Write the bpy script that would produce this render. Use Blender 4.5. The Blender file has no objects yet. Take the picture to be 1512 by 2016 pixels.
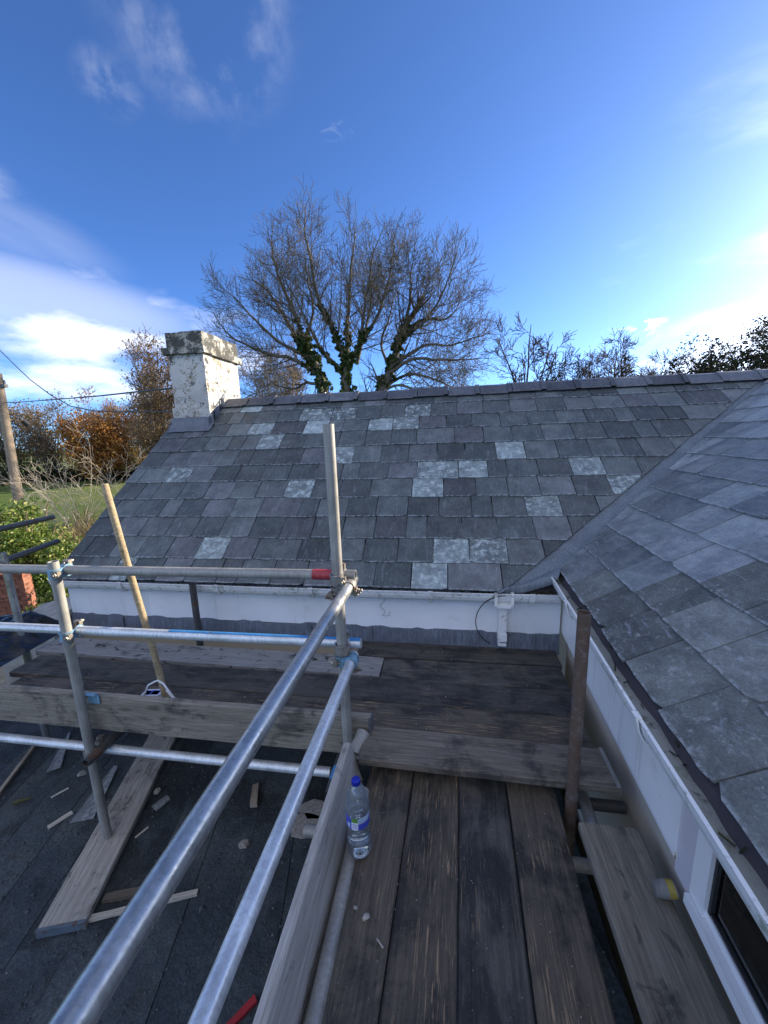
import bpy, math, random
from mathutils import Vector, Matrix, noise as mnoise
sc = bpy.context.scene
col = sc.collection
R_ = math.radians

# ------------------------------------------------------------------ camera
cam_d = bpy.data.cameras.new('camera')
cam = bpy.data.objects.new('camera', cam_d)
col.objects.link(cam)
cam_d.sensor_fit = 'VERTICAL'
cam_d.sensor_height = 36.0
cam_d.lens = 13.415
cam_d.clip_start = 0.02
cam_d.clip_end = 3000
cam.matrix_world = Matrix(((0.98738, 0.00300, 0.15834, 0.0),
                           (0.15464, 0.19717, -0.96810, 0.0),
                           (-0.03413, 0.98036, 0.19422, 1.555),
                           (0, 0, 0, 1)))
sc.camera = cam

# ------------------------------------------------------------------ sky, sun, exposure
SUN_AZ, SUN_EL = 55.0, 17.0            # degrees: clockwise from +Y, above the horizon
world = bpy.data.worlds.new('World')
sc.world = world
world.use_nodes = True
wn = world.node_tree
wn.nodes.clear()


def wnode(t, **kw):
    n = wn.nodes.new(t)
    for k, v in kw.items():
        setattr(n, k, v)
    return n


def wmath(op, a, b=None, c=None):
    n = wnode('ShaderNodeMath', operation=op)
    for i, v in enumerate((a, b, c)):
        if v is None:
            continue
        if isinstance(v, (int, float)):
            n.inputs[i].default_value = v
        else:
            wn.links.new(v, n.inputs[i])
    return n.outputs[0]


sky = wnode('ShaderNodeTexSky', sky_type='NISHITA')
sky.sun_disc = False
sky.sun_elevation = R_(SUN_EL)
sky.sun_rotation = R_(SUN_AZ)
sky.altitude = 50
sky.air_density = 0.55
sky.dust_density = 0.6
sky.ozone_density = 6.5
wtc = wnode('ShaderNodeTexCoord')
wdir = wtc.outputs['Generated']


def wdot(v):
    n = wnode('ShaderNodeVectorMath', operation='DOT_PRODUCT')
    wn.links.new(wdir, n.inputs[0])
    n.inputs[1].default_value = v
    return n.outputs['Value']


def cloud(centre, half_w, half_h, roll, amount, nscale, stretch, lo, hi, warp=0.3):
    """one patch of thin cloud round a direction of the sky"""
    c = Vector(centre).normalized()
    rt = c.cross(Vector((0, 0, 1))).normalized()
    up = rt.cross(c)
    ca, sa = math.cos(R_(roll)), math.sin(R_(roll))
    a_ax, b_ax = rt * ca + up * sa, up * ca - rt * sa
    a, b, f = wdot(a_ax), wdot(b_ax), wdot(c)
    a = wmath('DIVIDE', a, half_w)
    b = wmath('DIVIDE', b, half_h)
    comb = wnode('ShaderNodeCombineXYZ')
    wn.links.new(wmath('MULTIPLY', a, half_w * nscale * stretch), comb.inputs[0])
    wn.links.new(wmath('MULTIPLY', b, half_h * nscale), comb.inputs[1])
    comb.inputs[2].default_value = centre[0] * 7.3
    nz = wnode('ShaderNodeTexNoise')
    nz.inputs['Scale'].default_value = 1.0
    nz.inputs['Detail'].default_value = 7.0
    nz.inputs['Roughness'].default_value = 0.58
    nz.inputs['Distortion'].default_value = warp
    wn.links.new(comb.outputs[0], nz.inputs['Vector'])
    mr = wnode('ShaderNodeMapRange', interpolation_type='SMOOTHSTEP')
    mr.inputs['From Min'].default_value = lo
    mr.inputs['From Max'].default_value = hi
    wn.links.new(nz.outputs['Fac'], mr.inputs['Value'])
    d2 = wmath('ADD', wmath('MULTIPLY', a, a), wmath('MULTIPLY', b, b))
    fall = wnode('ShaderNodeMapRange', interpolation_type='SMOOTHSTEP')
    fall.inputs['From Min'].default_value = 1.0
    fall.inputs['From Max'].default_value = 0.05
    wn.links.new(d2, fall.inputs['Value'])
    front = wmath('GREATER_THAN', f, 0.0)
    return wmath('MULTIPLY', wmath('MULTIPLY', mr.outputs[0], fall.outputs[0]), wmath('MULTIPLY', front, amount))


cl = [cloud((-0.36, 0.66, 0.645), 0.17, 0.16, 25, 0.17, 9.0, 1.0, 0.42, 0.72, 0.25),
      cloud((-0.52, 0.647, 0.558), 0.055, 0.05, 0, 0.10, 16, 1.0, 0.35, 0.7, 0.6),
      cloud((-0.189, 0.809, 0.556), 0.05, 0.016, 8, 0.06, 60, 0.5, 0.50, 0.70, 1.2),
      cloud((-0.74, 0.62, 0.262), 0.36, 0.080, -3, 0.24, 3.0, 0.35, 0.20, 0.60, 0.5),
      cloud((-0.74, 0.60, 0.375), 0.22, 0.06, -12, 0.09, 7.0, 0.4, 0.35, 0.7, 0.6),
      cloud((-0.60, 0.74, 0.21), 0.26, 0.05, -5, 0.13, 6.0, 0.4, 0.3, 0.65, 0.5),
      cloud((0.372, 0.91, 0.190), 0.075, 0.030, 14, 0.75, 30, 0.5, 0.50, 0.64, 0.8),
      cloud((0.52, 0.835, 0.145), 0.26, 0.075, 4, 0.55, 9, 0.35, 0.34, 0.68, 0.6)]
# mostly unseen broken cloud added to brighten the shade; its gap faces the camera
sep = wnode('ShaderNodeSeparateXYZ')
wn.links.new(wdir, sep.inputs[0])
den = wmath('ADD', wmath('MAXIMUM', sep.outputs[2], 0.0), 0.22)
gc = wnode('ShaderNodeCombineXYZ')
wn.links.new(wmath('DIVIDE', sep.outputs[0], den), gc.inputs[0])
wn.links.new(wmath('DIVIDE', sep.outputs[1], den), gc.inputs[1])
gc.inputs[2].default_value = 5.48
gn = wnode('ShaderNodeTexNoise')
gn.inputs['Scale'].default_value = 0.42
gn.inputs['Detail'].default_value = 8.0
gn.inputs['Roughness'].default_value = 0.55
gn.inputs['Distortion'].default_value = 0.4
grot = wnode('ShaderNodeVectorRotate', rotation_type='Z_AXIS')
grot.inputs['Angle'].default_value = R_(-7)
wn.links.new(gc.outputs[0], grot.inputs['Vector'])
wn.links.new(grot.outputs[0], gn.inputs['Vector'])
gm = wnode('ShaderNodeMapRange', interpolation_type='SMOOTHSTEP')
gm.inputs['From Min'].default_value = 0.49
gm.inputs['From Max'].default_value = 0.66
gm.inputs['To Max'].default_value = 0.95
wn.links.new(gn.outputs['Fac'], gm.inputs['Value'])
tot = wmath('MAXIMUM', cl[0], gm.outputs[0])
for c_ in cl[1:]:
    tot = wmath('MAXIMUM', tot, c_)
skybw = wnode('ShaderNodeRGBToBW')
wn.links.new(sky.outputs[0], skybw.inputs[0])
# a cloud is as bright as the sky about it, plus sunlight scattered in it
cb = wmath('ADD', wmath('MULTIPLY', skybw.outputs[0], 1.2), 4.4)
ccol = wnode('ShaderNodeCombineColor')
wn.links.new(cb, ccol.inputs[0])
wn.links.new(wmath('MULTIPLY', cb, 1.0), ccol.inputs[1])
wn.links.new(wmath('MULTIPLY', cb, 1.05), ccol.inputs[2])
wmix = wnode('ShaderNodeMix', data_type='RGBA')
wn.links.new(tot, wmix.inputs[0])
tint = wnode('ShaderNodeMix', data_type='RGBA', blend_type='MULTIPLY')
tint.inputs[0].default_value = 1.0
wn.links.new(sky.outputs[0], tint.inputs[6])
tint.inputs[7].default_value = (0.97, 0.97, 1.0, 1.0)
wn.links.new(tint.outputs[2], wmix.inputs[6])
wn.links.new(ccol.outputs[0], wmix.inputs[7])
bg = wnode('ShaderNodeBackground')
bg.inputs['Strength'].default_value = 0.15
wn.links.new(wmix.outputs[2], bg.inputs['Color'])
wout = wnode('ShaderNodeOutputWorld')
wn.links.new(bg.outputs[0], wout.inputs['Surface'])

sun_d = bpy.data.lights.new('sun', 'SUN')
sun_d.energy = 4.6
sun_d.angle = R_(0.5)
sun_d.color = (1.0, 0.87, 0.68)
sun = bpy.data.objects.new('sun', sun_d)
col.objects.link(sun)
sdir = Vector((math.sin(R_(SUN_AZ)) * math.cos(R_(SUN_EL)), math.cos(R_(SUN_AZ)) * math.cos(R_(SUN_EL)), math.sin(R_(SUN_EL))))
sun.rotation_euler = sdir.to_track_quat('Z', 'Y').to_euler()
sun.location = sdir * 60

vs = sc.view_settings
vs.view_transform = 'Standard'
vs.look = 'None'
vs.gamma = 1.0
vs.use_curve_mapping = False
vs.exposure = 1.12
sc.render.engine = 'CYCLES'
sc.cycles.max_bounces = 8
sc.cycles.transparent_max_bounces = 12
sc.cycles.caustics_refractive = False
sc.cycles.caustics_reflective = False

# ------------------------------------------------------------------ material helpers


class NT:
    def __init__(s, name):
        s.m = bpy.data.materials.new(name)
        s.m.use_nodes = True
        s.t = s.m.node_tree
        s.t.nodes.clear()
        s.out = s.n('ShaderNodeOutputMaterial')
        s.tc = None

    def n(s, typ, **kw):
        nd = s.t.nodes.new(typ)
        for k, v in kw.items():
            setattr(nd, k, v)
        return nd

    def put(s, sock, v):
        if v is None:
            return
        if hasattr(v, 'links') or isinstance(v, bpy.types.NodeSocket):
            s.t.links.new(v, sock)
        elif isinstance(v, (tuple, list)) and len(v) == 3 and sock.type == 'RGBA':
            sock.default_value = (*v, 1)
        else:
            sock.default_value = v

    def math(s, op, a, b=None, clamp=False):
        nd = s.n('ShaderNodeMath', operation=op, use_clamp=clamp)
        s.put(nd.inputs[0], a)
        s.put(nd.inputs[1], b)
        return nd.outputs[0]

    def coords(s, scale=(1, 1, 1), offset=True):
        tc = s.n('ShaderNodeTexCoord')
        mp = s.n('ShaderNodeMapping')
        s.t.links.new(tc.outputs['Object'], mp.inputs['Vector'])
        mp.inputs['Scale'].default_value = scale
        if offset:
            oi = s.n('ShaderNodeObjectInfo')
            mu = s.math('MULTIPLY', oi.outputs['Random'], 57.0)
            cb = s.n('ShaderNodeCombineXYZ')
            for i in range(3):
                s.t.links.new(mu, cb.inputs[i])
            s.t.links.new(cb.outputs[0], mp.inputs['Location'])
        return mp.outputs[0]

    def rnd(s):
        return s.n('ShaderNodeObjectInfo').outputs['Random']

    def noise(s, vec, scale, detail=5, rough=.55, dist=0.0):
        nd = s.n('ShaderNodeTexNoise')
        s.put(nd.inputs['Vector'], vec)
        nd.inputs['Scale'].default_value = scale
        nd.inputs['Detail'].default_value = detail
        nd.inputs['Roughness'].default_value = rough
        nd.inputs['Distortion'].default_value = dist
        return nd.outputs['Fac']

    def voro(s, vec, scale, feature='F1'):
        nd = s.n('ShaderNodeTexVoronoi', feature=feature)
        s.put(nd.inputs['Vector'], vec)
        nd.inputs['Scale'].default_value = scale
        return nd.outputs['Distance']

    def ramp(s, v, lo, hi, a=0.0, b=1.0, smooth=True):
        nd = s.n('ShaderNodeMapRange', interpolation_type='SMOOTHSTEP' if smooth else 'LINEAR')
        s.put(nd.inputs['Value'], v)
        nd.inputs['From Min'].default_value = lo
        nd.inputs['From Max'].default_value = hi
        nd.inputs['To Min'].default_value = a
        nd.inputs['To Max'].default_value = b
        return nd.outputs[0]

    def mix(s, f, a, b):
        nd = s.n('ShaderNodeMix', data_type='RGBA')
        s.put(nd.inputs[0], f)
        s.put(nd.inputs[6], a)
        s.put(nd.inputs[7], b)
        return nd.outputs[2]

    def scale(s, c, k):
        nd = s.n('ShaderNodeMix', data_type='RGBA', blend_type='MULTIPLY')
        nd.inputs[0].default_value = 1
        s.put(nd.inputs[6], c)
        cb = s.n('ShaderNodeCombineColor')
        for i in range(3):
            s.put(cb.inputs[i], k)
        s.t.links.new(cb.outputs[0], nd.inputs[7])
        return nd.outputs[2]

    def bump(s, h, strength=.3, dist=.005):
        nd = s.n('ShaderNodeBump')
        nd.inputs['Strength'].default_value = strength
        nd.inputs['Distance'].default_value = dist
        s.put(nd.inputs['Height'], h)
        return nd.outputs[0]

    def bsdf(s, base, rough=.7, metal=0.0, normal=None, spec=.5, **kw):
        b = s.n('ShaderNodeBsdfPrincipled')
        s.put(b.inputs['Base Color'], base)
        s.put(b.inputs['Roughness'], rough)
        s.put(b.inputs['Metallic'], metal)
        b.inputs['Specular IOR Level'].default_value = spec
        if normal is not None:
            s.t.links.new(normal, b.inputs['Normal'])
        for k, v in kw.items():
            s.put(b.inputs[k], v)
        s.t.links.new(b.outputs[0], s.out.inputs['Surface'])
        return b

    def surf(s, sh):
        s.t.links.new(sh, s.out.inputs['Surface'])


M = {}


def slate_mat(name, c1, c2, c3, pale, pale_amt, rough=.62, scratch=.35, streak_dir=(34, 5, 1)):
    k = NT(name)
    v = k.coords()
    r = k.rnd()
    base = k.mix(k.ramp(r, .15, .55), c1, c2)
    base = k.mix(k.ramp(r, .72, .95), base, c3)
    tone = k.math('FRACT', k.math('MULTIPLY', r, 17.31))
    base = k.scale(base, k.ramp(tone, 0, 1, .62, 1.42, False))
    big = k.noise(v, 7, 4, .6)
    base = k.scale(base, k.ramp(big, .3, .7, .74, 1.24))
    blot = k.noise(v, 26, 5, .7)
    base = k.scale(base, k.ramp(blot, .3, .7, .86, 1.15))
    fine = k.noise(v, 120, 4, .7)
    base = k.scale(base, k.ramp(fine, .3, .7, .82, 1.2))
    vs_ = k.coords(streak_dir)
    st = k.noise(vs_, 1.0, 5, .62, 1.0)
    wear = k.math('MULTIPLY', k.ramp(st, .56, .74), scratch)
    base = k.mix(wear, base, (.34, .37, .41))
    hair = k.ramp(k.noise(k.coords((streak_dir[0] * 5, streak_dir[1] * 4, 1)), 1.0, 3, .6, 2.2), .63, .69)
    base = k.mix(k.math('MULTIPLY', hair, .45), base, (.50, .53, .56))
    tcn = k.n('ShaderNodeTexCoord')
    sx = k.n('ShaderNodeSeparateXYZ')
    k.t.links.new(tcn.outputs['Object'], sx.inputs[0])
    tail = k.math('MULTIPLY', k.ramp(sx.outputs[1], .016, .002), k.ramp(k.noise(v, 34, 4, .7), .42, .58))
    base = k.mix(k.math('MULTIPLY', tail, .55), base, (.46, .49, .51))
    li = k.noise(v, 19, 8, .78, .05)
    lm = k.math('MULTIPLY', k.ramp(li, .60 - pale_amt * .22, .72 - pale_amt * .16), min(1, .35 + pale_amt))
    base = k.mix(lm, base, pale)
    sp = k.ramp(k.voro(v, 60), .16, .08)
    sel = k.ramp(k.noise(v, 13, 2), .52, .6)
    base = k.mix(k.math('MULTIPLY', k.math('MULTIPLY', sp, sel), .55), base, (.42, .45, .44))
    h = k.math('ADD', k.math('MULTIPLY', st, .7), k.math('MULTIPLY', fine, .35))
    h = k.math('ADD', h, big)
    k.bsdf(base, k.ramp(big, .3, .7, rough - .12, rough + .14), 0, k.bump(h, .7, .008), .45)
    return k.m


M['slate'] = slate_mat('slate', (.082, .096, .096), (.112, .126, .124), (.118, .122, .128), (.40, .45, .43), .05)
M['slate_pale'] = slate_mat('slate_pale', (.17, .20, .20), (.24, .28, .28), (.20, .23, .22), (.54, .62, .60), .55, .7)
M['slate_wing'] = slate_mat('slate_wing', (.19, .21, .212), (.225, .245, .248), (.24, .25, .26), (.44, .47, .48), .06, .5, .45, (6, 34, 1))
M['slate_moss'] = slate_mat('slate_moss', (.135, .145, .136), (.165, .174, .162), (.15, .16, .15), (.46, .48, .47), .24, .78, .6, (7, 26, 1))
M['ridge'] = slate_mat('ridge_clay', (.080, .086, .100), (.095, .10, .112), (.088, .092, .106), (.16, .18, .19), .0, .5, .1)


def wood_mat(name, light, dark, dirt, dirt_amt, grain=1.0, bright=1.0, fleck=0.0, spots=0.0, knots=0.0):
    k = NT(name)
    v = k.coords()
    g = k.noise(k.coords((2.2, 46, 46)), 1.0, 6, .68, 1.4)
    g2 = k.noise(k.coords((7, 190, 120)), 1.0, 4, .7, .5)
    r = k.rnd()
    base = k.mix(k.ramp(g, .26, .74), dark, light)
    base = k.scale(base, k.ramp(g2, .3, .7, .80, 1.2))
    base = k.scale(base, k.ramp(r, 0, 1, .85 * bright, 1.15 * bright, False))
    d = k.noise(v, 3.1, 7, .68, .9)
    d2 = k.noise(k.coords((3, 12, 12)), 1.0, 6, .7, .4)
    dm = k.math('MULTIPLY', k.ramp(k.math('ADD', k.math('MULTIPLY', d, .6), k.math('MULTIPLY', d2, .4)), .56 - dirt_amt * .2, .66 - dirt_amt * .12), .88)
    base = k.mix(dm, base, dirt)
    if fleck:
        fl = k.noise(k.coords((7.5, 150, 150)), 1.0, 4, .65, .4)
        zone = k.ramp(k.noise(v, 4.2, 3), .46, .60)
        base = k.mix(k.math('MULTIPLY', k.math('MULTIPLY', k.ramp(fl, .56, .63), zone), fleck), base, (.42, .29, .17))
    if knots:
        kd = k.voro(k.coords((2.3, 7, 7)), 1.0)
        base = k.mix(k.math('MULTIPLY', k.ramp(kd, .16, .07), knots), base, tuple(c * .45 for c in dark))
        ms = k.ramp(k.noise(v, 8.5, 7, .78, .6), .66, .71)
        base = k.mix(k.math('MULTIPLY', ms, .55), base, (.30, .29, .27))
    if spots:
        so = k.ramp(k.noise(k.coords((9, 16, 16)), 1.0, 3, .6, .8), .60, .66)
        base = k.mix(k.math('MULTIPLY', so, spots), base, (.03, .03, .03))
    crack = k.ramp(k.noise(k.coords((1.1, 30, 30)), 1.0, 3, .5, .6), .485, .5)
    crack2 = k.ramp(k.noise(k.coords((1.1, 30, 30)), 1.0, 3, .5, .6), .515, .5)
    ck = k.math('MULTIPLY', k.math('MULTIPLY', crack, crack2), k.ramp(d, .5, .62))
    base = k.mix(k.math('MULTIPLY', ck, .7), base, (.02, .018, .016))
    gr = k.ramp(k.noise(v, 160, 3, .6), .62, .72)
    base = k.mix(k.math('MULTIPLY', gr, .35), base, (.30, .29, .27))
    h = k.math('ADD', k.math('ADD', g, k.math('MULTIPLY', g2, .7)), k.math('MULTIPLY', ck, -1.5))
    h = k.math('ADD', h, k.math('MULTIPLY', k.noise(v, 220, 3, .7), .5))
    k.bsdf(base, k.ramp(d2, .3, .7, .62, .9), 0, k.bump(h, .5, .0035 * grain), .35)
    return k.m


M['board_dark'] = wood_mat('board_dark', (.112, .092, .070), (.058, .050, .040), (.026, .027, .028), .55, fleck=.72, bright=1.28, knots=.8)
M['board_black'] = wood_mat('board_black', (.075, .070, .062), (.042, .040, .036), (.022, .024, .026), .60, fleck=.32, bright=1.4, knots=.6)
M['board_grey'] = wood_mat('board_grey', (.215, .190, .150), (.105, .092, .072), (.060, .057, .050), .26, bright=1.4, spots=.45, knots=.6)
M['board_pale'] = wood_mat('board_pale', (.33, .33, .325), (.20, .195, .19), (.06, .06, .06), .16, spots=.9)
M['board_front'] = wood_mat('board_front', (.16, .138, .11), (.075, .064, .052), (.040, .039, .037), .42, bright=1.25, fleck=.5, knots=.7)
M['board_toe'] = wood_mat('board_toe', (.52, .50, .46), (.34, .31, .265), (.15, .13, .11), .16, spots=.25)
M['board_sole'] = wood_mat('board_sole', (.46, .44, .405), (.27, .24, .20), (.09, .085, .075), .18, spots=.6)
M['scrap_wood'] = wood_mat('scrap_wood', (.42, .36, .28), (.27, .21, .15), (.10, .09, .08), .05)
M['scrap_dark'] = wood_mat('scrap_dark', (.16, .13, .10), (.08, .065, .05), (.035, .032, .03), .3)
M['scrap_pale'] = wood_mat('scrap_pale', (.62, .58, .50), (.46, .41, .34), (.25, .22, .19), .0)
M['stick'] = wood_mat('stick_wood', (.42, .33, .20), (.28, .21, .12), (.16, .12, .08), .02)
M['util_pole'] = wood_mat('utility_pole_wood', (.34, .27, .19), (.20, .15, .10), (.10, .09, .07), .1)


def metal_mat(name, c, rough=.42, metal=.75, rust=0.0, rustc=(.16, .085, .05), speck=.2, smear=.5):
    k = NT(name)
    v = k.coords()
    a = k.noise(v, 9, 5, .6)
    b = k.noise(k.coords((90, 90, 6)), 1.0, 4, .65, .6)
    base = k.scale(c, k.ramp(a, .3, .7, .86, 1.14))
    base = k.scale(base, k.ramp(b, .35, .65, 1 - .25 * smear, 1 + .2 * smear))
    sp = k.ramp(k.noise(v, 70, 4, .7), .60, .68)
    base = k.mix(k.math('MULTIPLY', sp, speck), base, (.42, .42, .40))
    met, rg = metal, k.ramp(a, .3, .7, rough - .08, rough + .14)
    if rust:
        rm = k.ramp(k.noise(v, 14, 6, .7, .5), .62 - rust * .35, .72 - rust * .3)
        base = k.mix(rm, base, k.mix(k.noise(v, 50, 3), rustc, tuple(x * .5 for x in rustc)))
        met = k.ramp(rm, 0, 1, metal, .05)
        rg = k.mix(rm, (rough,) * 3, (.85,) * 3)
    k.bsdf(base, rg, met, k.bump(k.noise(v, 130, 4, .7), .16, .002), .5)
    return k.m


M['galv'] = metal_mat('galvanised_steel', (.42, .43, .42), .30, .72)
M['galv_bright'] = metal_mat('galvanised_bright', (.66, .69, .70), .36, .45)
M['galv_dull'] = metal_mat('galvanised_dull', (.34, .33, .30), .58, .35)
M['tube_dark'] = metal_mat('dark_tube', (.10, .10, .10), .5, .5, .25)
M['tube_rust'] = metal_mat('rusty_tube', (.17, .14, .125), .62, .25, .75, (.16, .105, .075))
M['coupler'] = metal_mat('coupler_steel', (.32, .31, .29), .5, .55, .28)
M['coupler_blue'] = metal_mat('coupler_blue', (.20, .38, .52), .5, .1, .25)
M['band_blue'] = metal_mat('band_blue', (.12, .16, .20), .55, .2, .35)
M['paint_red'] = metal_mat('red_paint', (.42, .045, .055), .5, .0, .1, speck=.25)
M['paint_blue'] = metal_mat('blue_paint', (.05, .23, .50), .48, .0, .08, speck=.22)
M['bolt'] = metal_mat('bolt_steel', (.34, .31, .26), .45, .6, .3)
M['lead'] = metal_mat('lead_sheet', (.155, .182, .205), .55, .08, 0, speck=.12, smear=.9)
M['lead_flash'] = metal_mat('lead_flashing', (.15, .165, .195), .55, .12, 0, speck=.35, smear=1.0)


def paint_mat(name, c, dirt, amt, dscale=6, rough=.45, drip=False, green=None):
    k = NT(name)
    v = k.coords(offset=False)
    d = k.noise(v, dscale, 7, .72, .4)
    base = k.scale(c, k.ramp(k.noise(v, 2.4, 3), .3, .7, .93, 1.05))
    base = k.mix(k.math('MULTIPLY', k.ramp(d, .63 - amt * .25, .74 - amt * .18), .85), base, dirt)
    if green:
        base = k.mix(k.math('MULTIPLY', k.ramp(k.noise(v, 17, 6, .75), .54, .66), .7), base, green)
    sp = k.ramp(k.noise(v, 46, 4, .72), .69, .74)
    base = k.mix(k.math('MULTIPLY', sp, .5), base, dirt)
    if drip:
        dr = k.noise(k.coords((26, 26, 1.6), False), 1.0, 4, .6)
        zone = k.ramp(k.noise(v, 1.7, 3), .45, .62)
        base = k.mix(k.math('MULTIPLY', k.math('MULTIPLY', k.ramp(dr, .54, .70), zone), .35), base, (.34, .35, .31))
        gk = k.ramp(k.noise(k.coords((5, 5, 9), False), 1.0, 5, .7), .60, .70)
        base = k.mix(k.math('MULTIPLY', gk, .25), base, (.40, .42, .36))
    k.bsdf(base, rough, 0, k.bump(k.noise(v, 60, 4), .12, .003), .5)
    return k.m


M['white'] = paint_mat('white_cladding', (.84, .84, .84), (.42, .42, .42), -.15, 4, .38, drip=True)
M['upvc'] = paint_mat('white_upvc', (.80, .80, .78), (.22, .23, .19), .30, 14, .4, green=(.25, .27, .17))
M['upvc_clean'] = paint_mat('white_upvc_clean', (.82, .82, .82), (.45, .45, .43), -.1, 8, .3)
M['upvc_grey'] = paint_mat('jamb_lining', (.60, .57, .60), (.4, .4, .4), -.1, 8, .45)
M['render_beige'] = paint_mat('beige_render', (.50, .44, .36), (.22, .19, .16), .1, 5, .85)
M['sediment'] = paint_mat('gutter_silt', (.27, .275, .245), (.05, .05, .045), .35, 14, .95, green=(.13, .15, .08))
M['felt_edge'] = paint_mat('eaves_felt', (.060, .052, .056), (.03, .03, .03), .2, 9, .8)
M['dark'] = paint_mat('dark_void', (.02, .02, .02), (.01, .01, .01), 0, 5, .9)
M['pane_backing'] = paint_mat('pane_backing_pale', (.66, .62, .46), (.40, .36, .25), .35, 2.2, .9)
M['gasket'] = paint_mat('black_gasket', (.02, .02, .022), (.03, .03, .03), 0, 9, .5)
M['cable'] = paint_mat('black_cable', (.018, .018, .020), (.04, .04, .04), 0, 9, .5)


def render_mat(name, white, amt, ochre):
    k = NT(name)
    v = k.coords(offset=False)
    d = k.noise(v, 9, 8, .75, .3)
    base = k.scale(white, k.ramp(k.noise(v, 4, 4), .3, .7, .82, 1.1))
    oc = k.ramp(k.noise(v, 6.5, 5, .65, .8), .52, .60)
    oc2 = k.ramp(k.noise(v, 38, 4, .7), .46, .56)
    base = k.mix(k.math('MULTIPLY', k.math('MULTIPLY', oc, oc2), ochre), base, (.26, .19, .09))
    base = k.mix(k.math('MULTIPLY', k.ramp(d, .60 - amt * .22, .66 - amt * .18), .9), base, (.055, .055, .05))
    base = k.mix(k.math('MULTIPLY', k.ramp(k.noise(v, 55, 4, .7), .57, .68), .5), base, (.16, .15, .13))
    h = k.math('ADD', k.noise(v, 30, 6, .7), k.math('MULTIPLY', oc, -.5))
    k.bsdf(base, .9, 0, k.bump(h, .7, .01), .2)
    return k.m


M['chim'] = render_mat('chimney_render', (.60, .58, .54), .26, .9)
M['chim_cap'] = render_mat('chimney_cap_render', (.52, .50, .43), .85, .5)


def felt_mat():
    k = NT('roofing_felt')
    v = k.coords(offset=True)
    a = k.noise(v, 2.6, 6, .65)
    b = k.noise(v, 75, 5, .75)
    base = k.mix(k.ramp(a, .35, .65), (.032, .043, .052), (.072, .086, .092))
    base = k.scale(base, k.ramp(b, .3, .7, .62, 1.4))
    mo = k.ramp(k.noise(v, 7, 5, .7), .55, .66)
    base = k.mix(k.math('MULTIPLY', mo, .5), base, (.055, .052, .042))
    sp = k.ramp(k.voro(v, 105), .13, .07)
    sel = k.ramp(k.noise(v, 21, 3), .60, .66)
    base = k.mix(k.math('MULTIPLY', k.math('MULTIPLY', sp, sel), .5), base, (.24, .25, .25))
    pud = k.ramp(k.noise(v, 1.3, 4, .6, .5), .50, .60)
    base = k.scale(base, k.ramp(pud, 0, 1, 1.12, .62))
    h = k.math('ADD', k.math('MULTIPLY', b, .6), k.noise(v, 20, 4, .6))
    k.bsdf(base, k.ramp(a, .3, .7, .66, .92), 0, k.bump(h, .9, .012), .35)
    return k.m


M['felt'] = felt_mat()


def flat(name, c, rough=.7, var=.25, scale=20, spec=.4, **kw):
    k = NT(name)
    v = k.coords()
    base = k.scale(c, k.ramp(k.noise(v, scale, 4, .6), .3, .7, 1 - var, 1 + var))
    k.bsdf(base, rough, 0, k.bump(k.noise(v, scale * 4, 4), .2, .003), spec, **kw)
    return k.m


def leaf_mat(name, c1, c2, c3=None, trans=.35, rough=.5):
    k = NT(name)
    g = k.n('ShaderNodeNewGeometry').outputs['Random Per Island']
    base = k.mix(g, c1, c2)
    if c3:
        base = k.mix(k.ramp(g, .80, .9), base, c3)
    b = k.bsdf(base, rough, 0, None, .35)
    tr = k.n('ShaderNodeBsdfTranslucent')
    k.put(tr.inputs['Color'], base)
    mx = k.n('ShaderNodeMixShader')
    mx.inputs[0].default_value = trans
    k.t.links.new(b.outputs[0], mx.inputs[1])
    k.t.links.new(tr.outputs[0], mx.inputs[2])
    k.surf(mx.outputs[0])
    return k.m


M['bark'] = flat('bark', (.060, .050, .040), .9, .35, 3)
M['bark_ash'] = flat('ash_bark', (.12, .105, .08), .9, .3, 3)
M['bark_light'] = flat('bark_light', (.20, .165, .12), .9, .3, 3)
M['bark_brown'] = flat('bark_brown', (.17, .125, .085), .9, .3, 3)
M['bark_pale'] = flat('bark_pale', (.46, .40, .31), .85, .25, 4)
M['ivy'] = leaf_mat('ivy_leaf', (.030, .062, .018), (.075, .125, .030), (.20, .22, .07), .25, .38)
M['laurel'] = leaf_mat('laurel_leaf', (.075, .14, .025), (.21, .27, .050), (.38, .38, .12), .35, .4)
M['leaf_orange'] = leaf_mat('orange_leaf', (.42, .19, .045), (.29, .12, .032), (.52, .30, .07), .35)
M['leaf_yellow'] = leaf_mat('yellow_leaf', (.62, .38, .06), (.50, .26, .045), None, .4)
M['leaf_brown'] = leaf_mat('brown_leaf', (.25, .16, .075), (.16, .105, .055), (.32, .21, .09), .3)
M['leaf_olive'] = leaf_mat('olive_leaf', (.10, .105, .035), (.17, .15, .055), None, .3)
M['leaf_dark'] = leaf_mat('dark_leaf', (.030, .038, .018), (.060, .060, .026), None, .25)
M['dry_grass'] = leaf_mat('dry_grass', (.40, .31, .16), (.27, .20, .10), (.18, .19, .06), .3, .7)
M['stone'] = flat('pale_stone', (.28, .265, .235), .9, .3, 40)
M['stone_dark'] = flat('dark_stone', (.07, .075, .08), .8, .4, 40)
M['mortar'] = flat('mortar_crumb', (.36, .34, .31), .95, .3, 60)
M['red_plastic'] = flat('red_plastic', (.40, .030, .035), .4, .15, 12)
M['packet'] = flat('white_packet', (.70, .72, .78), .4, .1, 12)
M['packet_blue'] = flat('blue_print', (.06, .09, .42), .4, .1, 12)
M['wire_white'] = flat('white_wire', (.70, .72, .74), .35, .1, 12)
M['yellow'] = flat('yellow_tape', (.34, .26, .05), .5, .2, 12)
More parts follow.
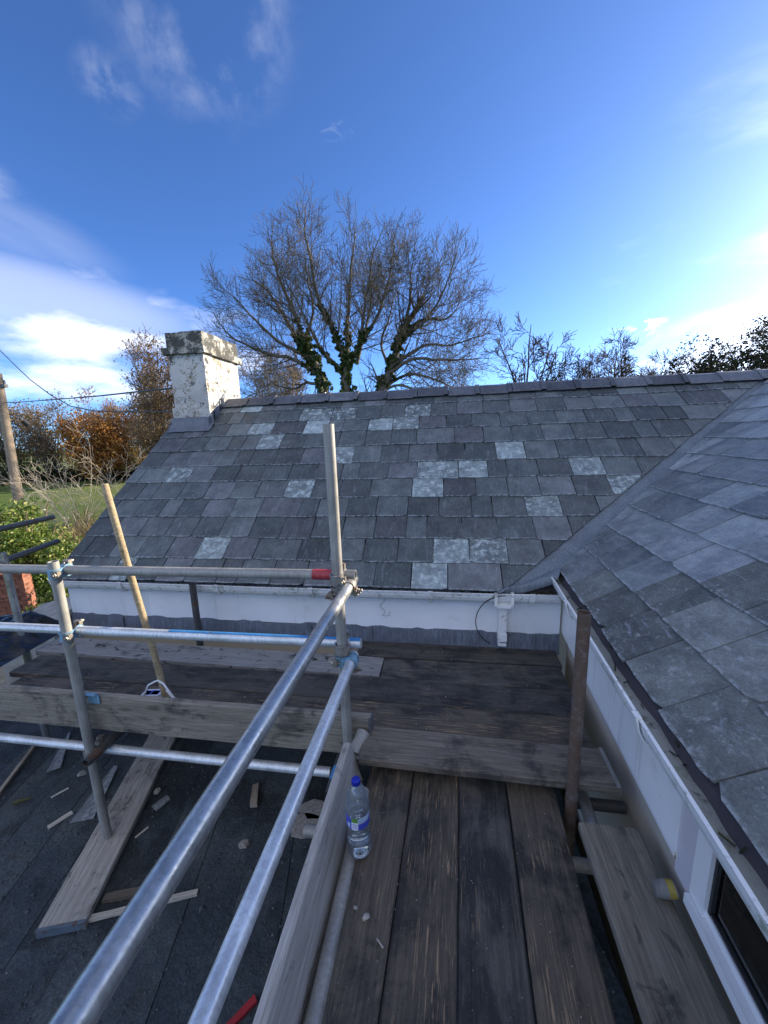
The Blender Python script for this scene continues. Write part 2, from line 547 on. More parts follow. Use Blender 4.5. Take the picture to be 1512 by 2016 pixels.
M['grey_foam'] = flat('grey_foam', (.25, .24, .22), .8, .25, 20)
M['brick'] = flat('red_brick', (.25, .095, .058), .9, .4, 9)
M['brick_mortar'] = flat('wall_mortar', (.36, .31, .25), .95, .2, 12)
M['concrete'] = flat('concrete', (.27, .26, .235), .9, .2, 7)
M['cap_blue'] = flat('bottle_cap', (.012, .028, .36), .35, .05, 12)
M['poly'] = flat('black_polythene', (.016, .017, .020), .22, .2, 8, .6)

# ------------------------------------------------------------------ geometry helpers


class MB:
    def __init__(s):
        s.v, s.f, s.sm = [], [], []

    def add(s, vs_, fs, smooth=False):
        o = len(s.v)
        s.v.extend(tuple(p) for p in vs_)
        for f in fs:
            s.f.append(tuple(i + o for i in f))
            s.sm.append(smooth)

    def box(s, lo, hi, mat=None):
        x0, y0, z0 = lo
        x1, y1, z1 = hi
        vs_ = [Vector(p) for p in ((x0, y0, z0), (x1, y0, z0), (x1, y1, z0), (x0, y1, z0), (x0, y0, z1), (x1, y0, z1), (x1, y1, z1), (x0, y1, z1))]
        if mat is not None:
            vs_ = [mat @ p for p in vs_]
        s.add(vs_, [(0, 3, 2, 1), (4, 5, 6, 7), (0, 1, 5, 4), (1, 2, 6, 5), (2, 3, 7, 6), (3, 0, 4, 7)])

    def tube(s, pts, rad, n=8, caps=True, smooth=True):
        pts = [Vector(p) for p in pts]
        if not isinstance(rad, (list, tuple)):
            rad = [rad] * len(pts)
        L = len(pts)
        d = (pts[1] - pts[0]).normalized()
        ref = Vector((0, 0, 1)) if abs(d.z) < .9 else Vector((1, 0, 0))
        u = d.cross(ref).normalized()
        vs_ = []
        for i in range(L):
            if i == 0:
                d = pts[1] - pts[0]
            elif i == L - 1:
                d = pts[-1] - pts[-2]
            else:
                d = pts[i + 1] - pts[i - 1]
            d = d.normalized() if d.length > 1e-9 else Vector((0, 0, 1))
            u = (u - d * u.dot(d))
            u = u.normalized() if u.length > 1e-6 else d.orthogonal().normalized()
            w = d.cross(u)
            for k in range(n):
                a = 2 * math.pi * k / n
                vs_.append(pts[i] + (u * math.cos(a) + w * math.sin(a)) * rad[i])
        fs = []
        for i in range(L - 1):
            for k in range(n):
                k2 = (k + 1) % n
                fs.append((i * n + k, i * n + k2, (i + 1) * n + k2, (i + 1) * n + k))
        s.add(vs_, fs, smooth)
        if caps:
            s.add([vs_[k] for k in range(n)], [tuple(reversed(range(n)))])
            s.add([vs_[(L - 1) * n + k] for k in range(n)], [tuple(range(n))])

    def pipe(s, a, b, r, wall=.004, n=20):
        """hollow tube with open ends"""
        a, b = Vector(a), Vector(b)
        d = (b - a).normalized()
        ref = Vector((0, 0, 1)) if abs(d.z) < .9 else Vector((1, 0, 0))
        u = d.cross(ref).normalized()
        w = d.cross(u)
        ring = lambda p, rr: [p + (u * math.cos(2 * math.pi * k / n) + w * math.sin(2 * math.pi * k / n)) * rr for k in range(n)]
        m = max(2, int((b - a).length / .25))
        vs_ = []
        for i in range(m + 1):
            vs_ += ring(a.lerp(b, i / m), r)
        fs = [(i * n + k, i * n + (k + 1) % n, (i + 1) * n + (k + 1) % n, (i + 1) * n + k) for i in range(m) for k in range(n)]
        s.add(vs_, fs, True)
        vi = ring(a, r - wall) + ring(b, r - wall)
        s.add(vi, [(k, n + k, n + (k + 1) % n, (k + 1) % n) for k in range(n)], True)
        for p, flip in ((a, 0), (b, 1)):
            rr = ring(p, r) + ring(p, r - wall)
            s.add(rr, [((k, n + k, n + (k + 1) % n, (k + 1) % n) if not flip else (k, (k + 1) % n, n + (k + 1) % n, n + k)) for k in range(n)])

    def lathe(s, prof, n=32, centre=(0, 0, 0), smooth=True, closed=False):
        cx, cy, cz = centre
        vs_ = []
        for (r, z) in prof:
            for k in range(n):
                a = 2 * math.pi * k / n
                rr = r(a) if callable(r) else r
                vs_.append((cx + rr * math.cos(a), cy + rr * math.sin(a), cz + z))
        fs = [(i * n + k, i * n + (k + 1) % n, (i + 1) * n + (k + 1) % n, (i + 1) * n + k) for i in range(len(prof) - 1) for k in range(n)]
        s.add(vs_, fs, smooth)

    def prism(s, poly, z0, z1, mat=None):
        n = len(poly)
        vs_ = [Vector((x, y, z0)) for x, y in poly] + [Vector((x, y, z1)) for x, y in poly]
        if mat is not None:
            vs_ = [mat @ p for p in vs_]
        s.add(vs_, [tuple(reversed(range(n))), tuple(range(n, 2 * n))] + [(i, (i + 1) % n, n + (i + 1) % n, n + i) for i in range(n)])

    def mesh(s, name, mat):
        me = bpy.data.meshes.new(name)
        me.from_pydata(s.v, [], s.f)
        me.polygons.foreach_set('use_smooth', s.sm)
        if isinstance(mat, str):
            mat = M[mat]
        if mat is not None:
            me.materials.append(mat)
        me.update()
        return me

    def build(s, name, mat, parent=None, loc=None, label=None, mw=None):
        o = bpy.data.objects.new(name, s.mesh(name, mat))
        col.objects.link(o)
        if parent is not None:
            o.parent = parent
        if mw is not None:
            o.matrix_local = mw
        elif loc is not None:
            o.location = loc
        if label:
            o['label'] = label
        return o


def tag(o, label, cat=None, group=None, kind=None):
    if label:
        o['label'] = label
    if cat:
        o['category'] = cat
    if group:
        o['group'] = group
    if kind:
        o['kind'] = kind
    return o


def empty(name, loc=(0, 0, 0)):
    o = bpy.data.objects.new(name, None)
    o.empty_display_size = .1
    col.objects.link(o)
    o.location = loc
    return o


def frame(o, x, y):
    """4x4 from origin, x axis, y axis"""
    x = Vector(x).normalized()
    y = Vector(y)
    y = (y - x * y.dot(x)).normalized()
    z = x.cross(y)
    return Matrix(((x.x, y.x, z.x, o[0]), (x.y, y.y, z.y, o[1]), (x.z, y.z, z.z, o[2]), (0, 0, 0, 1)))


def clip(poly, p, n):
    """keep the part of a 2-D polygon with (q-p).n >= 0"""
    out = []
    for i in range(len(poly)):
        a, b = poly[i], poly[(i + 1) % len(poly)]
        da = (a[0] - p[0]) * n[0] + (a[1] - p[1]) * n[1]
        db = (b[0] - p[0]) * n[0] + (b[1] - p[1]) * n[1]
        if da >= 0:
            out.append(a)
        if (da >= 0) != (db >= 0):
            t = da / (da - db)
            out.append((a[0] + (b[0] - a[0]) * t, a[1] + (b[1] - a[1]) * t))
    return out


def area(poly):
    return abs(sum(poly[i][0] * poly[(i + 1) % len(poly)][1] - poly[(i + 1) % len(poly)][0] * poly[i][1] for i in range(len(poly)))) / 2


# ------------------------------------------------------------------ ground
GZ = -3.4
mb = MB()
G = 24
for j in range(G + 1):
    for i in range(G + 1):
        fx, fy = (i / G * 2 - 1), (j / G * 2 - 1)
        x, y = math.copysign(abs(fx) ** 2.2, fx) * 900, math.copysign(abs(fy) ** 2.2, fy) * 900
        r = math.hypot(x, y)
        mb.v.append((x, y, GZ + (mnoise.noise(Vector((x * .03, y * .03, 3))) * .5 * min(1, max(0, (r - 12) / 40)))))
for j in range(G):
    for i in range(G):
        a = j * (G + 1) + i
        mb.f.append((a, a + 1, a + G + 2, a + G + 1))
        mb.sm.append(True)
k = NT('field_grass')
v = k.coords(offset=False)
b_ = k.mix(k.ramp(k.noise(v, .12, 5, .6), .35, .65), (.10, .16, .035), (.17, .21, .055))
b_ = k.mix(k.math('MULTIPLY', k.ramp(k.noise(v, .5, 6, .7), .52, .68), .6), b_, (.30, .28, .11))
b_ = k.scale(b_, k.ramp(k.noise(v, 14, 5, .7), .3, .7, .5, 1.45))
k.bsdf(b_, .9, 0, k.bump(k.noise(v, 9, 6, .75), 1.0, .25), .15)
tag(mb.build('ground', k.m), 'green grass field beyond the house', None, None, 'structure')

# ------------------------------------------------------------------ the house
house = empty('house', (0, 2.6, GZ))
tag(house, 'white house with patchy grey slate roofs meeting in a valley and a rendered chimney', 'house')


def hpart(mb_, name, mat, parent=house, label=None):
    """mesh given in world coordinates, parented to a part of the house (whose frame is the house's)"""
    o = mb_.build(name, mat, parent, label=label)
    o.matrix_local = Matrix.Translation(-house.location) if parent is house else Matrix.Identity(4)
    return o


PM = R_(37.5)
MS = Vector((0, math.cos(PM), math.sin(PM)))         # up the main slope
M0 = Vector((0, 2.50, .500))                          # on the main eave
MN = Vector((0, -math.sin(PM), math.cos(PM)))
AW = R_(2.4)
WU = Vector((math.sin(AW), math.cos(AW), 0))          # along the wing's eave, away from the camera
WW = Vector((math.cos(AW), -math.sin(AW), 0))
PW = R_(31)
WS = WW * math.cos(PW) + Vector((0, 0, math.sin(PW)))  # up the wing slope
W0 = Vector((.79, 2.57, .625))
WN = WS.cross(WU)
if WN.z < 0:
    WN = -WN
XV = -3.17                                            # verge
RIDGE_S = 2.49
RY, RZ = 2.5 + RIDGE_S * math.cos(PM), .5 + RIDGE_S * math.sin(PM)
# valley line
vd = MN.cross(WN)
if vd.z < 0:
    vd = -vd
vd.normalize()
# a point on both planes with z = .625
zz = .625
yv = 2.5 + (zz - .5) / math.tan(PM)
xv = .79 + math.tan(AW) * (yv - 2.57)
V0 = Vector((xv, yv, zz))
VTOP = V0 + vd * ((RZ - zz) / vd.z)

# roof bases (battens and felt under the slates)
mb = MB()
off = MN * -.03
P = lambda x, s: M0 + MS * s + Vector((x, 0, 0)) + off
mb.add([P(XV + .01, .02), P(.9, .02), P(VTOP.x + .6, RIDGE_S), P(XV + .01, RIDGE_S)], [(0, 1, 2, 3)])
back = Vector((0, 2 * RY, 0))
mb.add([P(XV + .01, RIDGE_S), P(VTOP.x + 3.5, RIDGE_S), Vector((VTOP.x + 3.5, 2 * RY - 2.5, .5)), Vector((XV + .01, 2 * RY - 2.5, .5))], [(0, 1, 2, 3)])
main_roof = hpart(mb, 'main_roof', 'felt_edge', label='steep slate roof slope facing the scaffold, pale lichened slates scattered over it')
mb = MB()
WR = (2.66 - .625) / math.sin(PW)                     # slope length up to the wing's ridge, above the main one
Q = lambda u_, s: W0 + WU * u_ + WS * s - WN * .03
UG = 2.12                                             # the wing's far gable
mb.add([Q(.3, -.02), Q(-4.2, -.02), Q(-4.2, WR), Q(UG, WR), Q(UG, (VTOP - W0).dot(WS) - .2)], [(0, 4, 3, 2, 1)])
e1, e2 = Q(-4.2, WR), Q(UG, WR)
dn = WW * (WR * math.cos(PW)) - Vector((0, 0, WR * math.sin(PW)))
mb.add([e1, e2, e2 + dn, e1 + dn], [(0, 1, 2, 3)])
mb.add([e2, e2 + dn, Q(UG, 0)], [(0, 1, 2)])
mb.add([e1, e1 + dn, Q(-4.2, 0)], [(0, 2, 1)])
wing_roof = hpart(mb, 'wing_roof', 'felt_edge', label='slate roof slope of the wing, smooth by the valley and mossy near its gutter')

rs = random.Random(11)


def slate_poly(w, lgt, rg):
    """outline with a slightly chipped lower edge, centred on x, tail at y=0"""
    n = 6
    pts = []
    for i in range(n + 1):
        x = -w / 2 + w * i / n
        y = rg.uniform(-.0022, .0022)
        if i in (0, n):
            y += rg.choice((0, 0, .004, .008, .022)) * rg.random()
        pts.append((x, y))
    pts += [(w / 2 + rg.uniform(-.001, .001), lgt), (-w / 2 + rg.uniform(-.001, .001), lgt)]
    return pts


def lay_slate(roof, origin, ax, up_, nrm, poly, mat, th, tilt, rot):
    c = [sum(p[0] for p in poly) / len(poly), 0]
    m = MB()
    m.prism([(x - c[0], y) for x, y in poly], 0, th)
    o = bpy.data.objects.new('slate', m.mesh('slate', mat))
    col.objects.link(o)
    o.parent = roof
    base = frame(origin + ax * c[0], ax, up_)
    o.matrix_local = base @ Matrix.Rotation(-tilt, 4, 'X') @ Matrix.Rotation(rot, 4, 'Z')
    return o


# main slope
rows = [0.0, .215, .435, .655, .875, 1.10, 1.32, 1.57, 1.815, 2.03, 2.255, RIDGE_S]
pale = [(-1.9, .33), (-2.68, 1.21), (-.16, .13), (-.03, .32), (.23, .33), (.82, .77), (-.14, .98), (-1.23, .99), (-.03, 1.21), (.27, 1.2),
        (1.08, 1.21), (-.91, 1.44), (-.79, 1.7), (-.62, 1.91), (-.39, 1.92), (-1.31, 2.14), (-1.05, 2.16), (-.26, 2.16), (-1.88, 1.68), (-2.04, 1.89)]
cl_a, cl_b = (.40, .013), ((2.97 - 0), (4.364 - 2.5) / math.cos(PM))      # cut along the lead, in (x, slope) of the main roof
cd = (cl_b[0] - cl_a[0], cl_b[1] - cl_a[1])
cn = (-cd[1], cd[0])
for k_ in range(len(rows) - 1):
    g = rows[k_ + 1] - rows[k_]
    lgt = min(g + .16, RIDGE_S + .02 - rows[k_])
    x = -.04 + (k_ % 2) * .131 - .262 * 14
    while x < 4.2:
        w = .262 + rs.uniform(-.012, .012)
        if rs.random() < .10:
            w = .262 * rs.choice((.62, 1.4))
        x0, x1 = x, x + w
        x += w
        if x1 < XV + .02:
            continue
        if x0 < XV:
            x0 = XV + rs.uniform(-.008, .006)
        if x1 - x0 < .05:
            continue
        wd = x1 - x0 - .004 - rs.random() * .005
        poly = [(px + (x0 + x1) / 2, py) for px, py in slate_poly(wd, lgt, rs)]
        dy = rs.uniform(-.006, .006) + (rs.random() < .04) * -.012
        poly = clip([(px, py) for px, py in poly], (cl_a[0], cl_a[1] - rows[k_]), cn)
        if len(poly) < 3 or area(poly) < .004:
            continue
        cx = (x0 + x1) / 2
        is_pale = any(abs(cx - a) < .131 and rows[k_] < b < rows[k_ + 1] for a, b in pale) or rs.random() < .02
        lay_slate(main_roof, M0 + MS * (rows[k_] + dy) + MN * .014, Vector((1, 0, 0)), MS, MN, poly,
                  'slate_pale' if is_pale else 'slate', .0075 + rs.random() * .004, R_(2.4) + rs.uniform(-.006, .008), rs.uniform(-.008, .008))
# wing slope
wrows = [-.026 + .229 * i for i in range(15)]
V0u, V0s = (V0 - W0).dot(WU), (V0 - W0).dot(WS)
VTu, VTs = (VTOP - W0).dot(WU), (VTOP - W0).dot(WS)
wd_ = (VTu - V0u, VTs - V0s)
wn_ = (wd_[1], -wd_[0])                               # towards smaller u
wlen = math.hypot(*wn_)
wn_ = (wn_[0] / wlen, wn_[1] / wlen)
if wn_[0] > 0:
    wn_ = (-wn_[0], -wn_[1])
WP0 = (V0u + wn_[0] * .015, V0s + wn_[1] * .015)
for k_ in range(len(wrows) - 1):
    g = wrows[k_ + 1] - wrows[k_]
    lgt = g + .16
    x = -.20 - .137 * (k_ % 2) - .277 * 11
    while x < 3.2:
        w = .277 + rs.uniform(-.01, .01)
        x0, x1 = x, x + w
        x += w
        poly = [(px + (x0 + x1) / 2, py) for px, py in slate_poly(x1 - x0 - .003 - rs.random() * .004, lgt, rs)]
        poly = clip(poly, (WP0[0], WP0[1] - wrows[k_]), wn_)
        if len(poly) < 3 or area(poly) < .004:
            continue
        cx = (x0 + x1) / 2
        if cx < -2.35 or cx > 2.0:
            continue
        # old mossy slates nearest the camera, newer ones towards the valley
        edge = cx + .55 + .30 * (k_ - 1) * .5 + rs.uniform(-.08, .08)
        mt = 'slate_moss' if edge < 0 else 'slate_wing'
        # slope axes: x along -WU so that the frame's z points out of the roof
        pm = [(-px, py) for px, py in poly]
        pm.reverse()
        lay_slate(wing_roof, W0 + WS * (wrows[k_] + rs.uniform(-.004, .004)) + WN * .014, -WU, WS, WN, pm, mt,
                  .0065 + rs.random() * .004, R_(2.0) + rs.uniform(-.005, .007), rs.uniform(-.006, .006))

# lead valley gutter
mb = MB()
n = 26
L_ = [[], [], []]
up_m = lambda p: p
for i in range(n + 1):
    t = i / n
    vp = V0.lerp(VTOP, t)
    s = cl_a[1] + cd[1] * t
    lx = cl_a[0] + cd[0] * t
    lp = M0 + MS * (s - .0) + Vector((lx - .06, 0, 0)) + MN * -.002
    if i == 0:
        lp = M0 + MS * -.02 + Vector((.36, 0, 0)) + MN * .012
    wob = mnoise.noise(Vector((t * 9, .3, 1))) * .006
    L_[0].append(lp)
    L_[1].append(lp.lerp(vp, .62) + MN * (.006 + wob))
    L_[2].append(vp + MN * (.006))
    
ring = []
for i in range(n + 1):
    ring.append([L_[0][i], L_[0][i].lerp(L_[1][i], .5) + MN * .005, L_[1][i], L_[2][i], L_[2][i] + WS * .10 - WU * .05 + WN * .012])
vs_ = [p for r_ in ring for p in r_]
mb.add(vs_, [(i * 5 + j, i * 5 + j + 1, (i + 1) * 5 + j + 1, (i + 1) * 5 + j) for i in range(n) for j in range(4)], True)
# the loose foot of the lead, dressed down over the gutter corner
a0, a1 = L_[0][0], L_[2][0]
foot = []
for i in range(9):
    t = i / 8
    p = a0.lerp(a1, t) + MN * (.012 + .012 * math.sin(t * 9))
    q = Vector((.30 + .43 * t, 2.475 + .04 * t + .012 * math.sin(t * 11), .492 + .118 * t + .014 * math.sin(t * 7)))
    foot += [p, p.lerp(q, .5) + Vector((0, 0, .012)), q, q + Vector((0, .012, -.045))]
mb.add(foot, [(i * 4 + j, (i + 1) * 4 + j, (i + 1) * 4 + j + 1, i * 4 + j + 1) for i in range(8) for j in range(3)], True)
hpart(mb, 'valley_lead', 'lead', label='grey lead lining of the roof valley')

# ridge tiles
def ridge_run(p, d, length, step, seed):
    rg = random.Random(seed)
    d = Vector(d).normalized()
    side = d.cross(Vector((0, 0, 1))).normalized()
    x = 0
    while x < length:
        m = MB()
        lift = rg.uniform(-.006, .008)
        prof = [(-.135, -.100), (-.128, -.088), (-.03, -.006), (0, .006), (.03, -.006), (.128, -.088), (.135, -.100)]
        o0, o1 = p + d * x, p + d * (x + step - .006)
        vs2 = []
        for o_, k2 in ((o0, 1.0), (o0 + d * .03, 1.0), (o1 - d * .045, 1.0), (o1 - d * .044, 1.10), (o1, 1.10)):
            for sx, sz in prof:
                vs2.append(o_ + side * sx * (k2 if k2 == 1 else 1.03) + Vector((0, 0, sz + lift + .048 + (.010 if k2 > 1 else 0))))
        m.add(vs2, [(i * 7 + j, i * 7 + j + 1, (i + 1) * 7 + j + 1, (i + 1) * 7 + j) for i in range(4) for j in range(6)])
        m.add([vs2[j] for j in range(7)], [tuple(range(7))])
        m.add([vs2[28 + j] for j in range(7)], [tuple(reversed(range(7)))])
        hpart(m, 'ridge_tile', 'ridge')
        x += step
ridge_run(Vector((-2.64, RY, RZ)), (1, 0, 0), 6.0, .335, 3)
ridge_run(W0 + WU * (UG - .05) + WS * WR, -WU, 6.2, .335, 4)

# walls under the roofs
mb = MB()
ywall = 2.60
mb.add([Vector(p) for p in ((XV + .06, ywall, GZ), (.78, ywall, GZ), (.78, ywall, .46), (XV + .06, ywall, .46))], [(0, 1, 2, 3)])
yb = 2 * RY - ywall
mb.add([Vector(p) for p in ((XV + .06, ywall, GZ), (XV + .06, yb, GZ), (XV + .06, yb, .5), (XV + .06, RY, RZ - .05), (XV + .06, ywall, .5))], [(0, 4, 3, 2, 1)])
mb.add([Vector(p) for p in ((XV + .06, yb, GZ), (7, yb, GZ), (7, yb, .5), (XV + .06, yb, .5))], [(0, 1, 2, 3)])
hpart(mb, 'wall', 'render_beige')
# main eave: cladding, flashing, gutter
mb = MB()
mb.box((XV + .03, 2.572, .168), (.775, 2.600, .47))
hpart(mb, 'fascia_panel', 'white', label='long white fascia panel under the main gutter')
mb = MB()
n = 60
va, vb = [], []
rl = random.Random(5)
for i in range(n + 1):
    x = XV + .03 + (.775 - XV - .03) * i / n
    va.append((x, 2.566 - rl.uniform(0, .003), .172 + rl.uniform(-.012, .010)))
    vb.append((x, 2.556 - rl.uniform(0, .006), .03))
mb.add(va + vb, [(i, n + 1 + i, n + 2 + i, i + 1) for i in range(n)], False)
mb.add([Vector(a) + Vector((0, .008, 0)) for a in va] + va, [(i, n + 1 + i, n + 2 + i, i + 1) for i in range(n)])
lf = hpart(mb, 'lead_flashing', 'lead_flash', label='stained lead flashing along the foot of the white panel')
for x in (-2.65, -1.95, -1.02, -.55, .22, .6):
    m = MB()
    m.box((x, 2.548, .035), (x + .012, 2.556, .168))
    hpart(m, 'flashing_joint', 'lead_flash', lf)


def gutter(p, d, length, out, wid, mat, name, label, silt, hgt=.075):
    """open gutter along d from p (back top edge); out = horizontal unit vector towards the lip"""
    d, out = Vector(d).normalized(), Vector(out).normalized()
    prof = [(0, 0), (0, -hgt * .8), (wid * .15, -hgt), (wid * .62, -hgt), (wid * .84, -hgt * .74), (wid * .95, -hgt * .40), (wid * .97, -.008), (wid + .003, -.008), (wid + .004, 0), (wid - .007, .001),
            (wid - .007, -hgt * .40), (wid * .80, -hgt * .70), (wid * .60, -hgt * .93), (wid * .18, -hgt * .93), (.006, -hgt * .75), (.006, 0)]
    m = MB()
    n_ = max(2, int(length / .15))
    vs2 = []
    for i in range(n_ + 1):
        o_ = p + d * length * i / n_
        o_ = o_ + Vector((0, 0, mnoise.noise(o_ * 2.1) * .004))
        vs2 += [o_ + out * a + Vector((0, 0, b)) for a, b in prof]
    c_ = len(prof)
    m.add(vs2, [(i * c_ + j, i * c_ + (j + 1) % c_, (i + 1) * c_ + (j + 1) % c_, (i + 1) * c_ + j) for i in range(n_) for j in range(c_)])
    m.add([vs2[j] for j in range(c_)], [tuple(range(c_))])
    m.add([vs2[n_ * c_ + j] for j in range(c_)], [tuple(reversed(range(c_)))])
    g_ = hpart(m, name, mat, label=label)
    m = MB()
    vs2 = []
    for i in range(n_ * 3 + 1):
        o_ = p + d * length * i / (n_ * 3)
        for a in (.008, .3, .6, .9):
            vs2.append(o_ + out * (wid * a) + Vector((0, 0, -hgt * silt + mnoise.noise(o_ * 9 + Vector((a * 3, 0, 0))) * .010)))
    m.add(vs2, [(i * 4 + j, i * 4 + j + 1, i * 4 + 5 + j, i * 4 + 4 + j) for i in range(n_ * 3) for j in range(3)], True)
    tag(hpart(m, 'gutter_silt', 'sediment', g_), None)
    return g_


g1 = gutter(Vector((XV - .02, 2.572, .498)), (1, 0, 0), 3.93, (0, -1, 0), .10, 'upvc', 'gutter', 'white plastic gutter streaked with moss along the main roof', .42)


def bracket(p, d, out, parent, wid=.10, h=.075):
    d, out = Vector(d).normalized(), Vector(out).normalized()
    m = MB()
    prof = [(-.002, .004), (-.002, -h - .012), (wid * .75, -h - .012), (wid + .004, -h * .6), (wid + .016, .006), (wid - .004, .006), (wid - .004, .002), (wid + .006, -.002), (wid - .006 + .004, -h * .6), (wid * .72, -h - .003), (.0, -h - .003)]
    a = [p + out * x + Vector((0, 0, z)) for x, z in prof]
    b = [q + d * .034 for q in a]
    c_ = len(prof)
    m.add(a + b, [tuple(range(c_)), tuple(reversed(range(c_, 2 * c_)))] + [(i, c_ + i, c_ + (i + 1) % c_, (i + 1) % c_) for i in range(c_)])
    hpart(m, 'bracket', 'upvc', parent)


for x in (-2.55, -1.72, -.98, -.12, .55):
    bracket(Vector((x, 2.572, .498)), (1, 0, 0), (0, -1, 0), g1)
# square outlet and short downpipe near the corner
mb = MB()
mb.box((.325, 2.463, .412), (.343, 2.573, .504))
mb.box((.431, 2.463, .412), (.449, 2.573, .504))
mb.box((.342, 2.470, .398), (.432, 2.571, .424))
hpart(mb, 'outlet', 'upvc')
mb = MB()
mb.box((.362, 2.507, .135), (.412, 2.563, .43))
mb.box((.357, 2.502, .135), (.417, 2.566, .190))
mb.box((.360, 2.505, .100), (.414, 2.564, .122))
hpart(mb, 'downpipe', 'upvc', label='short square white downpipe under the gutter outlet')

# wing wall: cladding above the sill line, render below
wl = lambda u_, z, d_=0: Vector((.79, 2.57, 0)) + WU * u_ - WW * d_ + Vector((0, 0, z))
FRM = lambda: frame(Vector((.79, 2.57, 0)), WU, Vector((0, 0, 1)))


def wbox(m, u0, u1, z0, z1, d0, d1):
    """box on the wing wall: u along, z up, d out of the wall"""
    ps = [wl(u, z, d) for d in (d0, d1) for (u, z) in ((u0, z0), (u1, z0), (u1, z1), (u0, z1))]
    m.add(ps, [(0, 1, 2, 3), (7, 6, 5, 4), (0, 4, 5, 1), (1, 5, 6, 2), (2, 6, 7, 3), (3, 7, 4, 0)])


UJ = -1.445                                           # window jamb
mb = MB()
wbox(mb, UJ, .03, .20, .60, -.03, 0)
# the rolled lower edge of the cladding
for i in range(6):
    a0_, a1_ = math.pi / 2 * i / 6, math.pi / 2 * (i + 1) / 6
    f0 = (.20 - .062 * math.sin(a0_), -.05 + .05 * math.cos(a0_))
    f1 = (.20 - .062 * math.sin(a1_), -.05 + .05 * math.cos(a1_))
    mb.add([wl(UJ, f0[0], f0[1]), wl(.03, f0[0], f0[1]), wl(.03, f1[0], f1[1]), wl(UJ, f1[0], f1[1])], [(0, 3, 2, 1)], True)
hpart(mb, 'wing_cladding', 'white', label='white cladding on the wing wall below its gutter')
mb = MB()
wbox(mb, -4.2, .03, GZ, .139, -.30, -.045)
hpart(mb, 'wing_wall', 'render_beige')
# window
win = MB()
wbox(win, -3.1, UJ - .085, .165, .190, -.05, -.012)   # bottom rail
wbox(win, UJ - .150, UJ - .085, .165, .60, -.05, -.004)  # side rail
window = hpart(win, 'window', 'upvc_clean', label='white framed window under the wing gutter')
mb = MB()
wbox(mb, UJ - .083, UJ - .002, .139, .60, -.05, -.006)
hpart(mb, 'jamb', 'upvc_grey', window)
mb = MB()
wbox(mb, -3.1, UJ - .088, .128, .163, -.05, .010)
hpart(mb, 'sill', 'upvc_clean', window)
mb = MB()
wbox(mb, -3.1, UJ - .152, .191, .200, -.045, -.016)
wbox(mb, UJ - .162, UJ - .152, .191, .60, -.045, -.014)
hpart(mb, 'gasket', 'gasket', window)
k = NT('window_glass')
lw = k.n('ShaderNodeFresnel')
lw.inputs[0].default_value = 1.5
gl = k.n('ShaderNodeBsdfGlossy')
gl.inputs['Roughness'].default_value = .02
gl.inputs['Color'].default_value = (.95, .97, .95, 1)
tp = k.n('ShaderNodeBsdfTransparent')
tp.inputs['Color'].default_value = (.85, .88, .82, 1)
mx = k.n('ShaderNodeMixShader')
k.t.links.new(lw.outputs[0], mx.inputs[0])
k.t.links.new(tp.outputs[0], mx.inputs[1])
k.t.links.new(gl.outputs[0], mx.inputs[2])
k.surf(mx.outputs[0])
mb = MB()
wbox(mb, -3.1, UJ - .163, .201, .60, -.030, -.024)
hpart(mb, 'pane', k.m, window)
mb = MB()
for (u0, u1, z0, z1, d0, d1) in ((-3.2, UJ - .05, .14, .15, -.50, -.31), (-3.2, UJ - .165, .195, .62, -.060, -.055), (UJ - .05, UJ - .03, .14, .62, -.5, -.06)):
    wbox(mb, u0, u1, z0, z1, d0, d1)
hpart(mb, 'pane_backing', 'pane_backing', window)  # pale panel added close behind the pane to lighten the dark glass
# wing gutter, eaves felt
g2 = gutter(W0 + Vector((0, 0, -.020)) + WU * .0, -WU, 3.6, -WW, .095, 'upvc', 'gutter', 'white wing gutter holding grey silt beside the mossy slates', .20, .085)
for u_ in (-1.32, -.42, -2.2):
    bracket(W0 + Vector((0, 0, -.020)) + WU * u_, -WU, -WW, g2, .095, .085)
mb = MB()
ring = []
for i in range(31):
    o_ = W0 - WU * 3.6 * i / 30
    wv = mnoise.noise(Vector((i * .6, 2, 0))) * .003
    ring += [o_ + WS * .03 + WN * -.004, o_ + WS * -.030 + WN * (-.004 + wv), o_ + WS * (-.064 + wv) + WN * (-.010 + wv * 2), o_ + WS * -.058 + Vector((0, 0, -.040))]
mb.add(ring, [(i * 4 + j, i * 4 + j + 1, i * 4 + 5 + j, i * 4 + 4 + j) for i in range(30) for j in range(3)])
hpart(mb, 'eaves_felt', 'felt_edge')
# leaf litter in the gutter ends
rl = random.Random(8)
mb = MB()
for i in range(90):
    q = W0 + Vector((0, 0, -.035)) - WU * (abs(rl.gauss(0, .05)) + (rl.random() < .25) * rl.uniform(.2, 1.9)) - WW * rl.uniform(.01, .08)
    mb.tube([q, q + Vector((rl.uniform(-.03, .03), rl.uniform(-.03, .03), rl.uniform(0, .025)))], rl.uniform(.0015, .004), 4)
for i in range(220):
    q = Vector((rl.uniform(.1, .72), 2.57 - rl.uniform(.01, .09), .478 + rl.random() * .02))
    if rl.random() < .5:
        q.x = rl.uniform(XV, .7)
    mb.tube([q, q + Vector((rl.uniform(-.03, .03), rl.uniform(-.02, .02), rl.uniform(0, .02)))], rl.uniform(.0015, .005), 4)
lt = mb.build('gutter_litter', 'leaf_dark')
tag(lt, 'dark leaf litter and moss lying in the roof gutters', 'litter', None, 'stuff')

